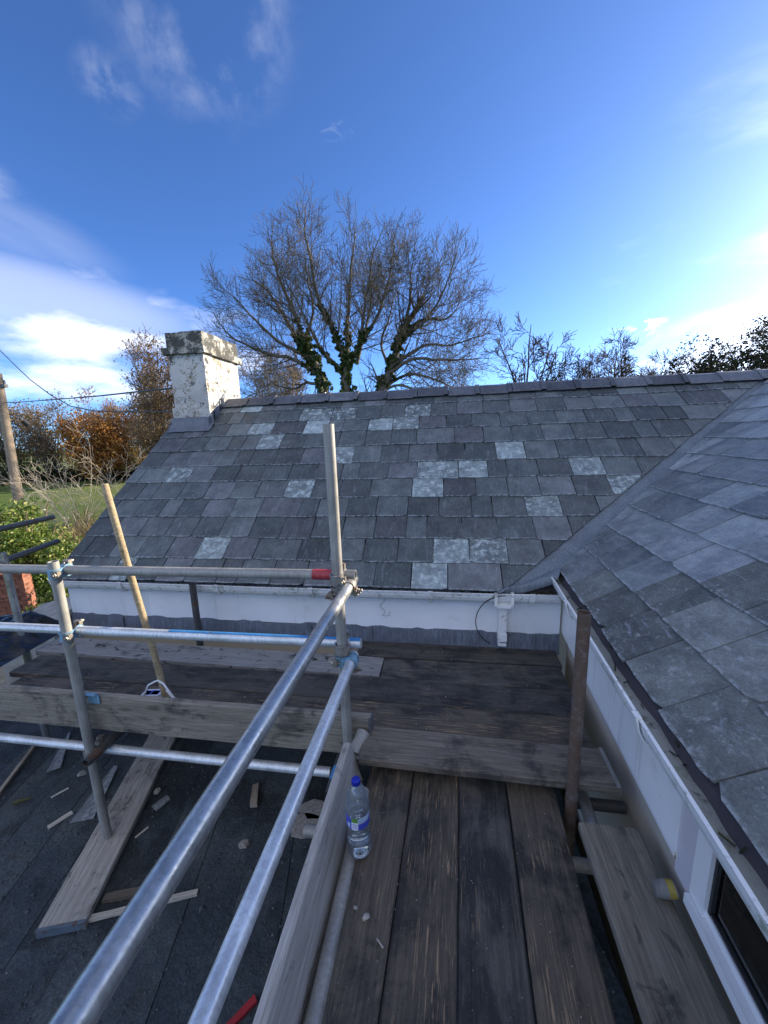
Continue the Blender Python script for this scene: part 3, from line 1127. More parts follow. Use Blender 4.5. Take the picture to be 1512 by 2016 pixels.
# chimney
def rough_box(m, lo, hi, step, amp, seed):
    lo, hi = Vector(lo), Vector(hi)
    sz = hi - lo
    n3 = [max(1, int(round(c_ / step))) for c_ in sz]
    def face(o_, ea, eb, na, nb):
        vs2 = []
        for j in range(nb + 1):
            for i in range(na + 1):
                p = o_ + ea * (i / na) + eb * (j / nb)
                nn = mnoise.noise_vector(p * 9 + Vector((seed, 0, 0))) * amp + mnoise.noise_vector(p * 28 + Vector((seed, 5, 0))) * amp * .6
                vs2.append(p + nn)
        m.add(vs2, [(j * (na + 1) + i, j * (na + 1) + i + 1, (j + 1) * (na + 1) + i + 1, (j + 1) * (na + 1) + i) for j in range(nb) for i in range(na)], True)
    X, Y, Z = Vector((sz.x, 0, 0)), Vector((0, sz.y, 0)), Vector((0, 0, sz.z))
    face(lo, X, Z, n3[0], n3[2])
    face(lo + X, Y, Z, n3[1], n3[2])
    face(lo + X + Y, -X, Z, n3[0], n3[2])
    face(lo + Y, -Y, Z, n3[1], n3[2])
    face(lo + Z, X, Y, n3[0], n3[1])
    face(lo + Y, X, -Y, n3[0], n3[1])


CX0, CX1, CY0, CY1 = -3.075, -2.645, 4.13, 4.85
mb = MB()
rough_box(mb, (CX0, CY0, 1.60), (CX1, CY1, 2.545), .03, .004, 1)
rough_box(mb, (CX0 - .022, CY0 - .022, 1.70), (CX1 + .012, CY1, 1.955), .03, .006, 2)
chimney = hpart(mb, 'chimney', 'chim', label='squat white rendered chimney, blackened on top, sunlit on one side')
mb = MB()
rough_box(mb, (CX0 - .045, CY0 - .045, 2.530), (CX1 + .045, CY1 + .045, 2.60), .025, .006, 3)
hpart(mb, 'band', 'chim_cap', chimney)
mb = MB()
rough_box(mb, (CX0 - .004, CY0 - .004, 2.59), (CX1 + .012, CY1 + .01, 2.765), .025, .006, 4)
hpart(mb, 'cap', 'chim_cap', chimney)
mb = MB()
ring = []
for i in range(13):
    t = i / 12
    x = CX0 - .05 + (CX1 - CX0 + .10) * t
    zf = .5 + (4.02 - 2.5) * math.tan(PM)
    wv = mnoise.noise(Vector((t * 5, 0, 7))) * .006
    ring += [Vector((x, CY0 - .024, 1.845 + wv)), Vector((x, CY0 - .028, 1.775)), Vector((x, 4.035, zf + .045 + wv)), Vector((x, 3.99, zf + .018 + wv))]
mb.add(ring, [(i * 4 + j, i * 4 + j + 1, i * 4 + 5 + j, i * 4 + 4 + j) for i in range(12) for j in range(3)], True)
hpart(mb, 'apron_flashing', 'lead_flash', chimney)
mb = MB()
for (y0, y1) in ((4.06, 4.20), (4.18, 4.33), (4.31, 4.46)):
    za, zb = .5 + (y0 - 2.5) * math.tan(PM), .5 + (y1 - 2.5) * math.tan(PM)
    x = CX1 + .014
    ps = [Vector((x, y0, za + .01)), Vector((x, y1, zb + .01)), Vector((x, y1, zb + .13)), Vector((x, y0, za + .13))]
    qs = [Vector((x + .10, y0, za + .022)), Vector((x + .10, y1, zb + .022))]
    mb.add(ps + qs, [(0, 1, 2, 3), (0, 4, 5, 1)])
hpart(mb, 'step_flashing', 'lead_flash', chimney)
mb = MB()
rough_box(mb, (-2.66, RY - .10, RZ - .06), (-2.60, RY + .10, RZ + .05), .02, .012, 9)
hpart(mb, 'mortar_fillet', 'mortar', chimney)

# ------------------------------------------------------------------ flat roofed extension below the scaffold
FZ = -.79
ext = empty('extension', (-1.6, 0, GZ))
tag(ext, 'low flat roofed extension covered with dark gritty felt below the scaffold', 'extension')
mb = MB()
mb.box((-4.6, -2.6, -.97), (.745, 2.595, -.812))
mb.box((-4.5, -2.5, GZ), (.70, 2.595, -.97))
o = mb.build('wall', 'render_beige', ext)
o.matrix_local = Matrix.Translation(-ext.location)
fr_ang = R_(13.5)
da, db = Vector((math.cos(fr_ang), math.sin(fr_ang), 0)), Vector((-math.sin(fr_ang), math.cos(fr_ang), 0))
rf = random.Random(21)
flat_roof = None
i0 = 0
for i in range(-17, 15):
    u0, u1 = i * .25 + .03, i * .25 + .277
    poly = []
    big = [(u0, -6), (u1, -6), (u1, 7), (u0, 7)]
    wp = [(da * u + db * v_) for u, v_ in big]
    poly = [(p.x, p.y) for p in wp]
    for pt, nn in (((-4.6, 0), (1, 0)), ((.745, 0), (-1, 0)), ((0, -2.6), (0, 1)), ((0, 2.595), (0, -1))):
        poly = clip(poly, pt, nn)
        if len(poly) < 3:
            break
    if len(poly) < 3 or area(poly) < .02:
        continue
    m = MB()
    m.prism(poly, -.812, FZ + rf.uniform(-.003, .003))
    if flat_roof is None:
        base = MB()
        base.box((-4.6, -2.6, -.815), (.745, 2.595, -.8125))
        flat_roof = base.build('flat_roof', 'felt', ext)
        flat_roof.matrix_local = Matrix.Translation(-ext.location)
    o = m.build('felt_strip', 'felt', flat_roof)
    o.matrix_local = Matrix.Identity(4)

# ------------------------------------------------------------------ scaffold tubes
scaf = empty('scaffold', (-.485, 1.58, FZ))
tag(scaf, 'galvanised tube scaffold with guard rails, standards and couplers around the boarded corner', 'scaffold')
TR = .02415


def spart(m, name, mat, parent=scaf, label=None):
    o_ = m.build(name, mat, parent, label=label)
    o_.matrix_local = Matrix.Translation(-scaf.location) if parent is scaf else Matrix.Identity(4)
    return o_


def stube(name, a, b, mat, label=None):
    m = MB()
    m.pipe(a, b, TR)
    # local frame along the tube for the texture: keep world axes, the noise is isotropic enough
    return spart(m, name, mat, label=label)


PX, PY = -.485, 1.58
centre = stube('standard', (PX + .006, PY, FZ + .04), (PX, PY + .012, 1.614), 'galv_dull', 'tall upright tube at the inner corner of the platform')
leftp = stube('standard', (-2.012, PY, FZ + .041), (-1.985, PY, .985), 'galv_dull', 'upright tube standing on the pale sole board')
rightp = stube('standard', (.527, 1.45, -.76), (.523, 1.45, .873), 'tube_rust', 'rusty short upright tube beside the wing wall')
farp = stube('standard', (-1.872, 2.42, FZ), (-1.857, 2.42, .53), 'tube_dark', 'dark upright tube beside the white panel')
endp = stube('standard', (-3.235, 2.24, FZ), (-3.27, 2.26, .80), 'galv', 'upright tube at the platform end near the brick wall')
RYY = PY + .052
top_rail = stube('guard_rail', (-4.3, RYY - .02, .915), (PX + .075, RYY, .930), 'galv_dull', 'upper guard rail with a red painted end')
mid_rail = stube('guard_rail', (-4.3, RYY - .01, .565), (PX + .085, RYY, .585), 'galv_bright', 'lower guard rail with a blue painted stretch')
long_top = stube('guard_rail', (-.430, -2.2, .898), (-.430, 1.66, .898), 'galv', 'upper guard rail running towards the camera')
long_low = stube('guard_rail', (-.438, -2.2, .520), (-.440, 1.635, .520), 'galv_bright', 'lower pale guard rail running towards the camera')
led = stube('ledger', (-4.3, RYY - .01, -.17), (-.60, RYY, -.17), 'galv_bright', 'low ledger tube under the toe board')
stube('ledger', (-.345, -2.2, -.006), (-.362, 1.40, -.006), 'galv_dull', 'tube lying inside the pale toe board')
stube('transom', (-.605, 1.275, -.105), (.66, 1.285, -.105), 'galv_dull')
stube('transom', (-.605, -.25, -.105), (.66, -.24, -.105), 'galv_dull')
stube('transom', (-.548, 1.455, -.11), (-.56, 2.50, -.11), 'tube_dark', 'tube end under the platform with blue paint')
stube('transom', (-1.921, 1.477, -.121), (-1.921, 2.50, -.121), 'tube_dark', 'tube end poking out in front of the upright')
stube('transom', (.56, 1.535, -.085), (.775, 1.535, -.085), 'tube_dark')
stube('transom', (.583, 1.345, -.02), (.597, 1.62, -.02), 'galv')
stube('transom', (-3.02, 1.40, -.115), (-3.02, 2.50, -.115), 'galv_dull')
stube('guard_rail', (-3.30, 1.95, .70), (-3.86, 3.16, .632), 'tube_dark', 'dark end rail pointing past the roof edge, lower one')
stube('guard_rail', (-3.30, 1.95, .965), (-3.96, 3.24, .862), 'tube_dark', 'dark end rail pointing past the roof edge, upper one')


def sleeve(a, b, mat, name='paint_band', r=TR + .0006, n=20, arc=None, parent=None):
    m = MB()
    a, b = Vector(a), Vector(b)
    if arc is None:
        m.tube([a, b], r, n, caps=False)
    else:
        d = (b - a).normalized()
        u = d.cross(Vector((0, 0, 1))).normalized()
        w = u.cross(d)
        rg = random.Random(4)
        seg, an = 30, 12
        vs2 = []
        for i in range(seg + 1):
            for j in range(an + 1):
                lo_, hi_ = arc
                lo2 = lo_ + rg.uniform(-.06, .06)
                ang = lo2 + (hi_ - lo2) * j / an
                vs2.append(a.lerp(b, i / seg) + (u * math.cos(ang) + w * math.sin(ang)) * r)
        m.add(vs2, [(i * (an + 1) + j, i * (an + 1) + j + 1, (i + 1) * (an + 1) + j + 1, (i + 1) * (an + 1) + j) for i in range(seg) for j in range(an)], True)
    return spart(m, name, mat, parent)


sleeve((PX - .13, RYY - .0009, .9296), (PX - .036, RYY - .0003, .9299), 'paint_red', parent=top_rail)
sleeve((-1.42, RYY - .0027, .5800), (PX - .036, RYY - .0003, .5848), 'paint_blue', arc=(R_(60), R_(175)), parent=mid_rail)
sleeve((PX + .03, RYY, .5848), (PX + .083, RYY, .585), 'paint_blue', arc=(R_(50), R_(150)), parent=mid_rail)
sleeve((-.5487, 1.52, -.11), (-.5495, 1.60, -.11), 'paint_blue', parent=None or scaf)


def coupler(p, d1, d2, off2, mat, seed=0, swing=0.0):
    """right angle coupler: a band round the tube along d1 at p, another round the tube along d2 at p+off2"""
    p, d1, d2, off2 = Vector(p), Vector(d1).normalized(), Vector(d2).normalized(), Vector(off2)
    m = MB()
    for c_, d in ((p, d1), (p + off2, d2)):
        m.pipe(c_ - d * .021, c_ + d * .021, TR + .0065, .006, 18)
        m.pipe(c_ - d * .023, c_ - d * .018, TR + .0085, .008, 18)
        m.pipe(c_ + d * .018, c_ + d * .023, TR + .0085, .008, 18)
    c_ = p + off2 * .5
    x = off2.normalized()
    y = d1.cross(x)
    fm = frame(c_, x, y)
    m.box((-.014, -.024, -.021), (.014, .024, .021), fm)
    cp = spart(m, 'coupler', mat)
    for c_, d, oth, sg in ((p, d1, d2, 1), (p + off2, d2, d1, -1)):
        out = (off2.normalized() * -sg)
        sidev = d.cross(out).normalized()
        b0 = c_ + out * (TR * .75) + sidev * (TR + .012)
        mm = MB()
        mm.box((-.008, -.012, -.018), (.012, .012, .018), frame(b0, out, sidev))
        mm.tube([b0 - out * .020, b0 + out * .034], .0062, 8)
        mm.tube([b0 + out * .008, b0 + out * .022], .0115, 6, smooth=False)
        mm.box((-.004, -.020, -.013), (.004, .004, .013), frame(b0 + out * .004 - sidev * .006, (out + sidev * .5), sidev))
        spart(mm, 'bolt', 'bolt', cp)
    return cp


XA, YA, ZA = Vector((1, 0, 0)), Vector((0, 1, 0)), Vector((0, 0, 1))
coupler((-1.985, PY, .922), ZA, XA, (0, .052, 0), 'coupler_blue')
coupler((-1.995, PY, .573), ZA, XA, (0, .052, 0), 'coupler_blue')
coupler((PX, PY, .930), ZA, XA, (.002, .052, 0), 'coupler')
coupler((PX, PY, .585), ZA, XA, (.002, .052, 0), 'coupler')
coupler((PX, PY, .872), ZA, YA, (.053, .0, .022), 'coupler')
coupler((PX, PY, .528), ZA, YA, (.047, .0, -.006), 'coupler_blue')
coupler((-2.005, PY, -.162), ZA, XA, (0, .052, 0), 'coupler')
coupler((PX + .006, PY, -.165), ZA, XA, (-.045, .052, 0), 'coupler')
coupler((-3.265, 2.22, .712), ZA, Vector((-.42, .9, -.05)), (-.045, -.02, 0), 'coupler')
# board clip holding the toe boards at the corner post
m = MB()
cp_ = Vector((PX + .052, PY + .0, .075))
m.pipe(cp_ + Vector((.0, -.055, -.02)), cp_ + Vector((.022, .045, .02)), .036, .006, 18)
m.box((-.05, .0, -.012), (.0, .02, .012), Matrix.Translation(cp_ + Vector((-.005, -.01, 0))))
spart(m, 'coupler', 'galv_dull')
m = MB()
m.box((-.012, -.030, .0), (.060, -.004, .004), Matrix.Translation((-1.985, PY + .045, .192)) @ Matrix.Rotation(R_(-12), 4, 'X'))
m.box((-.012, -.004, -.06), (.060, .0, .004), Matrix.Translation((-1.985, PY + .045, .192)))
spart(m, 'coupler', 'coupler_blue')

# ------------------------------------------------------------------ scaffold boards
def plank_mesh(L, W, T, mat, seed, warp=.004, wear=.0025):
    m = MB()
    n_ = max(3, int(L / .07))
    c_ = .005
    prof = [(-W / 2 + c_, -T / 2), (0, -T / 2), (W / 2 - c_, -T / 2), (W / 2, -T / 2 + c_), (W / 2, T / 2 - c_), (W / 2 - c_, T / 2), (W / 4, T / 2), (0, T / 2), (-W / 4, T / 2), (-W / 2 + c_, T / 2), (-W / 2, T / 2 - c_), (-W / 2, -T / 2 + c_)]
    vs2 = []
    for i in range(n_ + 1):
        x = -L / 2 + L * i / n_
        wz = mnoise.noise(Vector((x * .7, seed * 3.1, 0))) * warp
        wy = mnoise.noise(Vector((x * .5, seed * 3.1, 9))) * warp * .6
        cup = mnoise.noise(Vector((x * .4, seed, 4))) * .0025
        for (y, z) in prof:
            j = mnoise.noise(Vector((x * 11, y * 40 + seed, z * 60))) * wear
            vs2.append((x, y * (1 + j * 4) + wy, z + wz + j * .6 + cup * (abs(y) / W * 2) ** 2))
    k2 = len(prof)
    m.add(vs2, [(i * k2 + j, i * k2 + (j + 1) % k2, (i + 1) * k2 + (j + 1) % k2, (i + 1) * k2 + j) for i in range(n_) for j in range(k2)])
    m.add([vs2[j] for j in range(k2)], [tuple(reversed(range(k2)))])
    m.add([vs2[n_ * k2 + j] for j in range(k2)], [tuple(range(k2))])
    return m


bseed = [0]


def board(a, b, W, T, mat, label, up=(0, 0, 1), band=(), bandmat='galv', name='scaffold_board', cat='board', group='scaffold boards'):
    """board whose top centre line runs from a to b"""
    a, b = Vector(a), Vector(b)
    bseed[0] += 1
    d = (b - a).normalized()
    up = Vector(up).normalized()
    side = up.cross(d).normalized()
    up = d.cross(side)
    c_ = (a + b) / 2 - up * T / 2
    m = plank_mesh((b - a).length, W, T, mat, bseed[0])
    o_ = m.build(name, mat)
    o_.matrix_world = frame(c_, d, side)
    tag(o_, label, cat, group)
    for e in band:
        L = (b - a).length / 2 * (1 if e > 0 else -1)
        mm = MB()
        t = .0016
        x0, x1 = (L - .012, L + t) if e > 0 else (L - t, L + .012)
        mm.box((x0, -W / 2, T / 2 + .0012), (x1, W / 2, T / 2 + .0026))
        mm.box((x0, -W / 2, -T / 2 - .0026), (x1, W / 2, -T / 2 - .0012))
        xe = (L + .002, L + .004) if e > 0 else (L - .004, L - .002)
        mm.box((xe[0], -W / 2, -T / 2 - .0026), (xe[1], W / 2, T / 2 + .0026))
        mm.build('end_band', bandmat, o_)
    return o_


T_ = .038
# platform along the main wall
board((-.62, 2.462, .060), (.745, 2.472, .058), .192, T_, 'board_black', 'short dark board against the lead flashing near the downpipe')
board((-3.05, 2.275, .062), (-.42, 2.255, .060), .205, T_, 'board_pale', 'pale grey board with dark boot prints along the white panel', band=(-1,))
board((-.41, 2.232, .060), (.725, 2.245, .060), .225, T_, 'board_black', 'dark board second from the wall, between the corner post and the wing')
board((-2.95, 2.022, .060), (.72, 2.018, .059), .215, T_, 'board_black', 'long dark board in the middle of the far platform')
board((-2.80, 1.800, .058), (.70, 1.800, .058), .212, T_, 'board_dark', 'long dirty board just behind the weathered toe board')
board((-.40, 1.571, .098), (.715, 1.560, .094), .210, T_, 'board_front', 'brown board raised along the front edge of the far platform', band=(1,), bandmat='galv_dull')
# platform running towards the camera
for x, mt, lb in ((-.252, 'board_dark', 'brown worn board the water bottle stands on'),
                  (-.042, 'board_dark', 'dark board with split tan streaks, second from the bottle'),
                  (.166, 'board_black', 'blackened board in the middle of the near platform'),
                  (.375, 'board_dark', 'dirty board with a pale scuffed edge beside the open gap')):
    board((x - .158, -2.2, 0), (x + .003, 1.66, 0), .2035, T_, mt, lb)
board((.592, -2.2, .062), (.615, 1.315, .060), .212, T_, 'board_grey', 'grey board with muddy marks under the window')
# toe boards
board((-4.3, 1.628, .055), (-.372, 1.612 + .022, .063), .226, T_, 'board_grey', 'weathered grey toe board on edge behind the uprights', up=(0, -1, 0), band=(1,), bandmat='band_blue')
board((-.405, -2.2, .045), (-.418, 1.50, .045), .215, T_, 'board_toe', 'pale peeling toe board on edge beside the bottle', up=(1, 0, .24))
# sole board on the flat roof
board((-1.868, 1.165, FZ + T_ + .004), (-2.28, 2.42, FZ + T_ + .004), .222, T_, 'board_sole', 'pale splintered sole board under the upright on the flat roof', band=(-1,), bandmat='band_blue')

# ------------------------------------------------------------------ small things
# bottle
bz = .003
bot = empty('water_bottle', (-.328, 1.150, bz))
tag(bot, 'clear plastic water bottle with a blue cap standing on the boards', 'bottle')
prof = [(.004, .012), (.020, .004), (.036, .000), (.043, .006), (.0455, .016), (.0455, .034), (.0440, .038), (.0455, .043), (.0452, .058), (.0425, .063), (.0445, .069),
        (.0425, .084), (.0395, .089), (.0405, .096), (.0375, .108), (.0368, .116), (.0395, .126), (.0430, .136), (.0442, .142), (.0442, .198), (.0450, .203), (.0442, .212), (.0425, .228), (.0380, .250), (.0310, .271), (.0220, .289), (.0155, .299), (.0135, .304), (.0135, .309)]
petal = lambda r: (lambda a: r * (1 - .05 * (0.5 + .5 * math.cos(5 * a)) * 1.0))
pr2 = [((petal(r) if z < .012 else r), z) for r, z in prof]
k = NT('bottle_plastic')
fr_ = k.n('ShaderNodeLayerWeight')
fr_.inputs['Blend'].default_value = .32
gl = k.n('ShaderNodeBsdfGlossy')
gl.inputs['Roughness'].default_value = .06
tp = k.n('ShaderNodeBsdfTransparent')
tp.inputs['Color'].default_value = (.90, .945, .97, 1)
mx = k.n('ShaderNodeMixShader')
k.t.links.new(k.ramp(fr_.outputs['Fresnel'], 0, 1, .05, 1.0, False), mx.inputs[0])
k.t.links.new(tp.outputs[0], mx.inputs[1])
k.t.links.new(gl.outputs[0], mx.inputs[2])
df = k.n('ShaderNodeBsdfDiffuse')
df.inputs['Color'].default_value = (.72, .80, .88, 1)
m2_ = k.n('ShaderNodeMixShader')
m2_.inputs[0].default_value = .16
k.t.links.new(mx.outputs[0], m2_.inputs[1])
k.t.links.new(df.outputs[0], m2_.inputs[2])
k.surf(m2_.outputs[0])
m = MB()
m.lathe(pr2, 40)
m.build('body', k.m, bot)
k = NT('water')
b_ = k.bsdf((.93, .97, 1.0), .0, 0, None, .5)
b_.inputs['Transmission Weight'].default_value = 1.0
b_.inputs['IOR'].default_value = 1.33
m = MB()
wprof = [(0.0005, .013)] + [(r - .0012, z + (.0015 if z < .01 else 0)) for r, z in prof if .0 <= z <= .186 and r > .03]
wprof += [(.0428, .180), (.0005, .180)]
m.lathe(wprof, 40)
m.build('water', k.m, bot)
m = MB()
m.lathe([(.0005, .3195), (.0150, .3190), (.0160, .3175), (.0162, .3010), (.0150, .3005)], 28)
for i in range(28):
    a = 2 * math.pi * i / 28
    m.box((-.0006, -.0007, .303), (.0008, .0007, .316), Matrix.Rotation(a, 4, 'Z') @ Matrix.Translation((.0162, 0, 0)))
m.build('cap', 'cap_blue', bot)


def label_patch(a0, a1, z0, z1, r, mat, name):
    mm = MB()
    n_ = 14
    vs2 = []
    for i in range(n_ + 1):
        a = R_(a0 + (a1 - a0) * i / n_)
        vs2 += [(r * math.cos(a), r * math.sin(a), z0), (r * math.cos(a), r * math.sin(a), z1)]
    mm.add(vs2, [(i * 2, i * 2 + 2, i * 2 + 3, i * 2 + 1) for i in range(n_)], True)
    return mm.build(name, mat, bot)


M['lab_blue'] = flat('label_blue', (.055, .075, .44), .3, .1, 30)
M['lab_pale'] = flat('label_pale', (.40, .50, .66), .3, .15, 40)
M['lab_green'] = flat('label_green', (.13, .30, .05), .3, .1, 30)
M['lab_white'] = flat('label_white', (.78, .80, .86), .3, .05, 30)
M['lab_bar'] = flat('label_bars', (.20, .20, .50), .3, .1, 30)
fa = -88                                              # faces the camera
label_patch(fa - 110, fa - 20, .142, .192, .0446, 'lab_blue', 'label')
label_patch(fa + 12, fa + 120, .142, .168, .0446, 'lab_blue', 'label')
label_patch(fa + 12, fa + 120, .168, .192, .0446, 'lab_pale', 'label')
label_patch(fa - 20, fa + 12, .142, .174, .0446, 'lab_white', 'label')
label_patch(fa - 20, fa + 12, .174, .192, .0446, 'lab_green', 'label')
label_patch(fa - 46, fa - 28, .146, .166, .0448, 'lab_pale', 'label')
for i in range(8):
    label_patch(fa - 17, fa + 9, .1465 + i * .0031, .1480 + i * .0031, .0448, 'lab_bar', 'barcode_line')

# long wooden pole leaning on the rails, with a white wire bracket at its foot
m = MB()
p0, p1 = Vector((-1.628, 1.765, .064)), Vector((-1.700, 1.676, 1.368))
m.tube([p0, p0.lerp(p1, .3) + Vector((.004, .003, 0)), p0.lerp(p1, .65) + Vector((.002, -.002, 0)), p1 - (p1 - p0).normalized() * .006, p1], [.0175, .0178, .0175, .017, .014], 14)
o = m.build('wooden_pole', 'stick')
tag(o, 'bare wooden pole propped inside the guard rails', 'pole')
wb = MB()
for pts in ([(-1.66, 1.74, .21), (-1.70, 1.73, .19), (-1.755, 1.74, .10), (-1.765, 1.745, .066)], [(-1.61, 1.74, .20), (-1.56, 1.73, .14), (-1.515, 1.735, .068)], [(-1.66, 1.738, .21), (-1.64, 1.735, .222), (-1.61, 1.74, .20)]):
    wb.tube(pts, .005, 8)
wb.box((-.04, -.006, -.003), (.065, .006, .003), frame((-1.562, 1.728, .138), (.05, -.005, -.068), (0, 1, 0)))
o = wb.build('wire_bracket', 'wire_white')
tag(o, 'bent white wire bracket at the foot of the wooden pole', 'bracket')
m = MB()
m.box((-.055, -.030, 0), (.055, .030, .045))
o = m.build('packet', 'packet')
o.location = (-1.725, 1.775, .0625)
o.rotation_euler = (0, 0, R_(8))
tag(o, 'small white and blue packet behind the toe board', 'packet')
for (x0, x1, z0, z1) in ((-.045, -.01, .012, .036), (.0, .045, .006, .030), (-.045, .04, .038, .042)):
    mm = MB()
    mm.box((x0, -.0312, z0), (x1, -.0302, z1))
    mm.box((x0, -.02, .0452), (x1, .02 - (z1 - z0) * .3, .0460))
    mm.build('print', 'packet_blue', o)

# crumpled black polythene on the far end of the boards
m = MB()
nx, ny = 46, 34
vs2 = []
for j in range(ny + 1):
    for i in range(nx + 1):
        fx, fy = i / nx, j / ny
        x = -4.25 + 1.62 * fx - .42 * (1 - fy) * fx + .25 * fy * fx * 0
        y = 1.70 + .86 * fy
        x += -.55 * fy * (fx ** 2) * .9
        h = abs(mnoise.noise(Vector((x * 4.5, y * 6.5, 1)))) * .10 + abs(mnoise.noise(Vector((x * 13, y * 17, 5)))) * .040
        edge_ = min(1, (1 - fx) * 5, fy * 8 + .3, (1 - fy) * 6 + .2)
        bulge = .10 * math.exp(-((fx - .45) / .3) ** 2) + .12 * fy * math.exp(-((fx - .72) / .16) ** 2)
        vs2.append((x, y, .066 + (h + bulge) * edge_))
m.add(vs2, [(j * (nx + 1) + i, j * (nx + 1) + i + 1, (j + 1) * (nx + 1) + i + 1, (j + 1) * (nx + 1) + i) for j in range(ny) for i in range(nx)], True)
o = m.build('polythene_sheet', 'poly')
tag(o, 'crumpled black polythene sheet heaped on the far end of the platform', 'sheet')

# odds and ends on the flat roof
def chip(name, mat, c_, L, W, T, ang, label, cat, group=None, seed=1, taper=.0, tilt=0.0):
    rg = random.Random(seed)
    n_ = 5
    top, bot_ = [], []
    for i in range(n_ + 1):
        x = -L / 2 + L * i / n_
        w2 = W / 2 * (1 - taper * i / n_) * rg.uniform(.86, 1.05)
        top.append((x + (rg.uniform(-.15, .15) * W if i in (0, n_) else 0), w2))
        bot_.append((x + (rg.uniform(-.15, .15) * W if i in (0, n_) else 0), -w2))
    m_ = MB()
    m_.prism(bot_ + top[::-1], 0, T)
    o_ = m_.build(name, mat)
    o_.location = c_
    o_.rotation_euler = (0, tilt, R_(ang))
    tag(o_, label, cat, group)
    return o_


fz = FZ + .0045
chip('wood_lath', 'scrap_pale', (-1.545, 1.315, fz), .52, .028, .014, 20.5, 'long pale lath lying beside the sole board end', 'lath', seed=2)
chip('wood_lath', 'scrap_dark', (-1.62, 1.365, fz), .33, .040, .018, 18, 'grey lath behind the long pale lath', 'lath', seed=3)
chip('wood_offcut', 'scrap_wood', (-1.265, 1.965, fz), .15, .045, .026, -68, 'short brown wood offcut on the dark felt', 'offcut', seed=4)
chip('slate_fragment', 'slate_wing', (-1.87, 1.84, fz), .095, .06, .007, 65, 'grey slate fragment beside the sole board', 'slate', seed=5)
chip('wood_splinter', 'scrap_pale', (-2.44, 1.655, fz), .125, .026, .010, 62, 'thick pale wood splinter near the upright', 'splinter', seed=6)
chip('wood_splinter', 'scrap_pale', (-2.635, 1.825, fz), .095, .012, .006, 58, 'thin white wood splinter on the gritty felt', 'splinter', seed=7)
chip('wood_lath', 'scrap_wood', (-3.13, 1.91, fz), .62, .030, .020, 138 - 22, 'narrow stick lying under the low ledger tube', 'lath', seed=8, taper=.3)
chip('wood_splinter', 'scrap_pale', (-1.85, 1.655, fz), .075, .010, .005, 66, 'tiny pale splinter right of the sole board', 'splinter', seed=9)
chip('slate_fragment', 'slate_wing', (-2.36, 1.87, fz), .42, .14, .008, 108, 'large triangular broken slate leaning by the upright', 'slate', seed=10, taper=.75)
chip('slate_fragment', 'slate', (-2.98, 2.14, fz), .40, .09, .008, 125, 'long sliver of broken slate under the platform', 'slate', seed=11, taper=.8)
chip('red_strap', 'red_plastic', (-.845, 1.03, fz), .13, .028, .016, 52, 'red plastic strap end beside the toe board', 'strap', seed=12)
chip('red_scrap', 'red_plastic', (-1.57, 1.83, fz), .06, .022, .006, 60, 'small red plastic scrap on the felt', 'scrap', seed=13)
chip('dead_leaf', 'leaf_olive', (-2.84, 1.74, fz), .10, .03, .008, 30, 'dead curled leaf beside the narrow stick', 'leaf', seed=14, taper=.6)


def stone(name, mat, c_, r, label, seed, cat='stone'):
    m_ = MB()
    n_, k2 = 10, 7
    vs3 = []
    for j in range(k2 + 1):
        th = math.pi * j / k2
        for i in range(n_):
            a = 2 * math.pi * i / n_
            d = Vector((math.sin(th) * math.cos(a), math.sin(th) * math.sin(a), math.cos(th)))
            vs3.append(d * r * (1 + .45 * mnoise.noise(d * 1.7 + Vector((seed, 0, 0))) + .25 * mnoise.noise(d * 4.1 + Vector((seed, 3, 0)))))
    vs3 = [Vector((p.x * 1.25, p.y, max(p.z * .55, -r * .25) + r * .25)) for p in vs3]
    m_.add(vs3, [(j * n_ + i, (j + 1) * n_ + i, (j + 1) * n_ + (i + 1) % n_, j * n_ + (i + 1) % n_) for j in range(k2) for i in range(n_)], False)
    o_ = m_.build(name, mat)
    o_.location = c_
    o_.rotation_euler = (0, 0, seed)
    tag(o_, label, cat)


stone('pebble', 'stone', (-1.180, 1.668, fz), .028, 'pale rounded pebble on the dark felt between the rails', 3)
stone('rubble_lump', 'stone_dark', (-1.00, 2.05, fz), .055, 'grey lump of rubble under the corner post', 5)
stone('rubble_lump', 'stone', (-2.62, 1.98, fz), .022, 'small pale rubble lump behind the white splinter', 7)
stone('mortar_lump', 'mortar', (-1.96, 1.92, fz), .02, 'mortar lump beside the slate fragment', 8)
stone('mortar_lump', 'mortar', (-.302, .965, .003), .006, 'mortar crumb on the board near the bottle', 9)
stone('mortar_lump', 'mortar', (-.262, .945, .003), .010, 'larger mortar crumb on the board near the bottle', 10)
chip('wood_splinter', 'scrap_pale', (-.205, .885, .0035), .030, .004, .003, -40, 'tiny matchstick splinter on the board below the bottle', 'splinter', seed=20)
# mortar droppings under the corner
m = MB()
rg = random.Random(31)
for (cx_, cy_, rr) in ((-.80, 1.93, .10), (-.68, 1.99, .07), (-.86, 1.82, .10), (-.62, 1.86, .05)):
    pts = []
    for i in range(16):
        a = 2 * math.pi * i / 16
        q = rr * (1 + .6 * mnoise.noise(Vector((math.cos(a) * 1.4, math.sin(a) * 1.4, cx_ * 9))))
        pts.append((cx_ + q * math.cos(a) * 1.3, cy_ + q * math.sin(a) * .6))
    m.prism(pts, FZ + .003, FZ + .009)
o = m.build('mortar_droppings', 'mortar')
tag(o, 'pale mortar droppings splashed on the felt under the corner post', 'mortar', None, 'stuff')

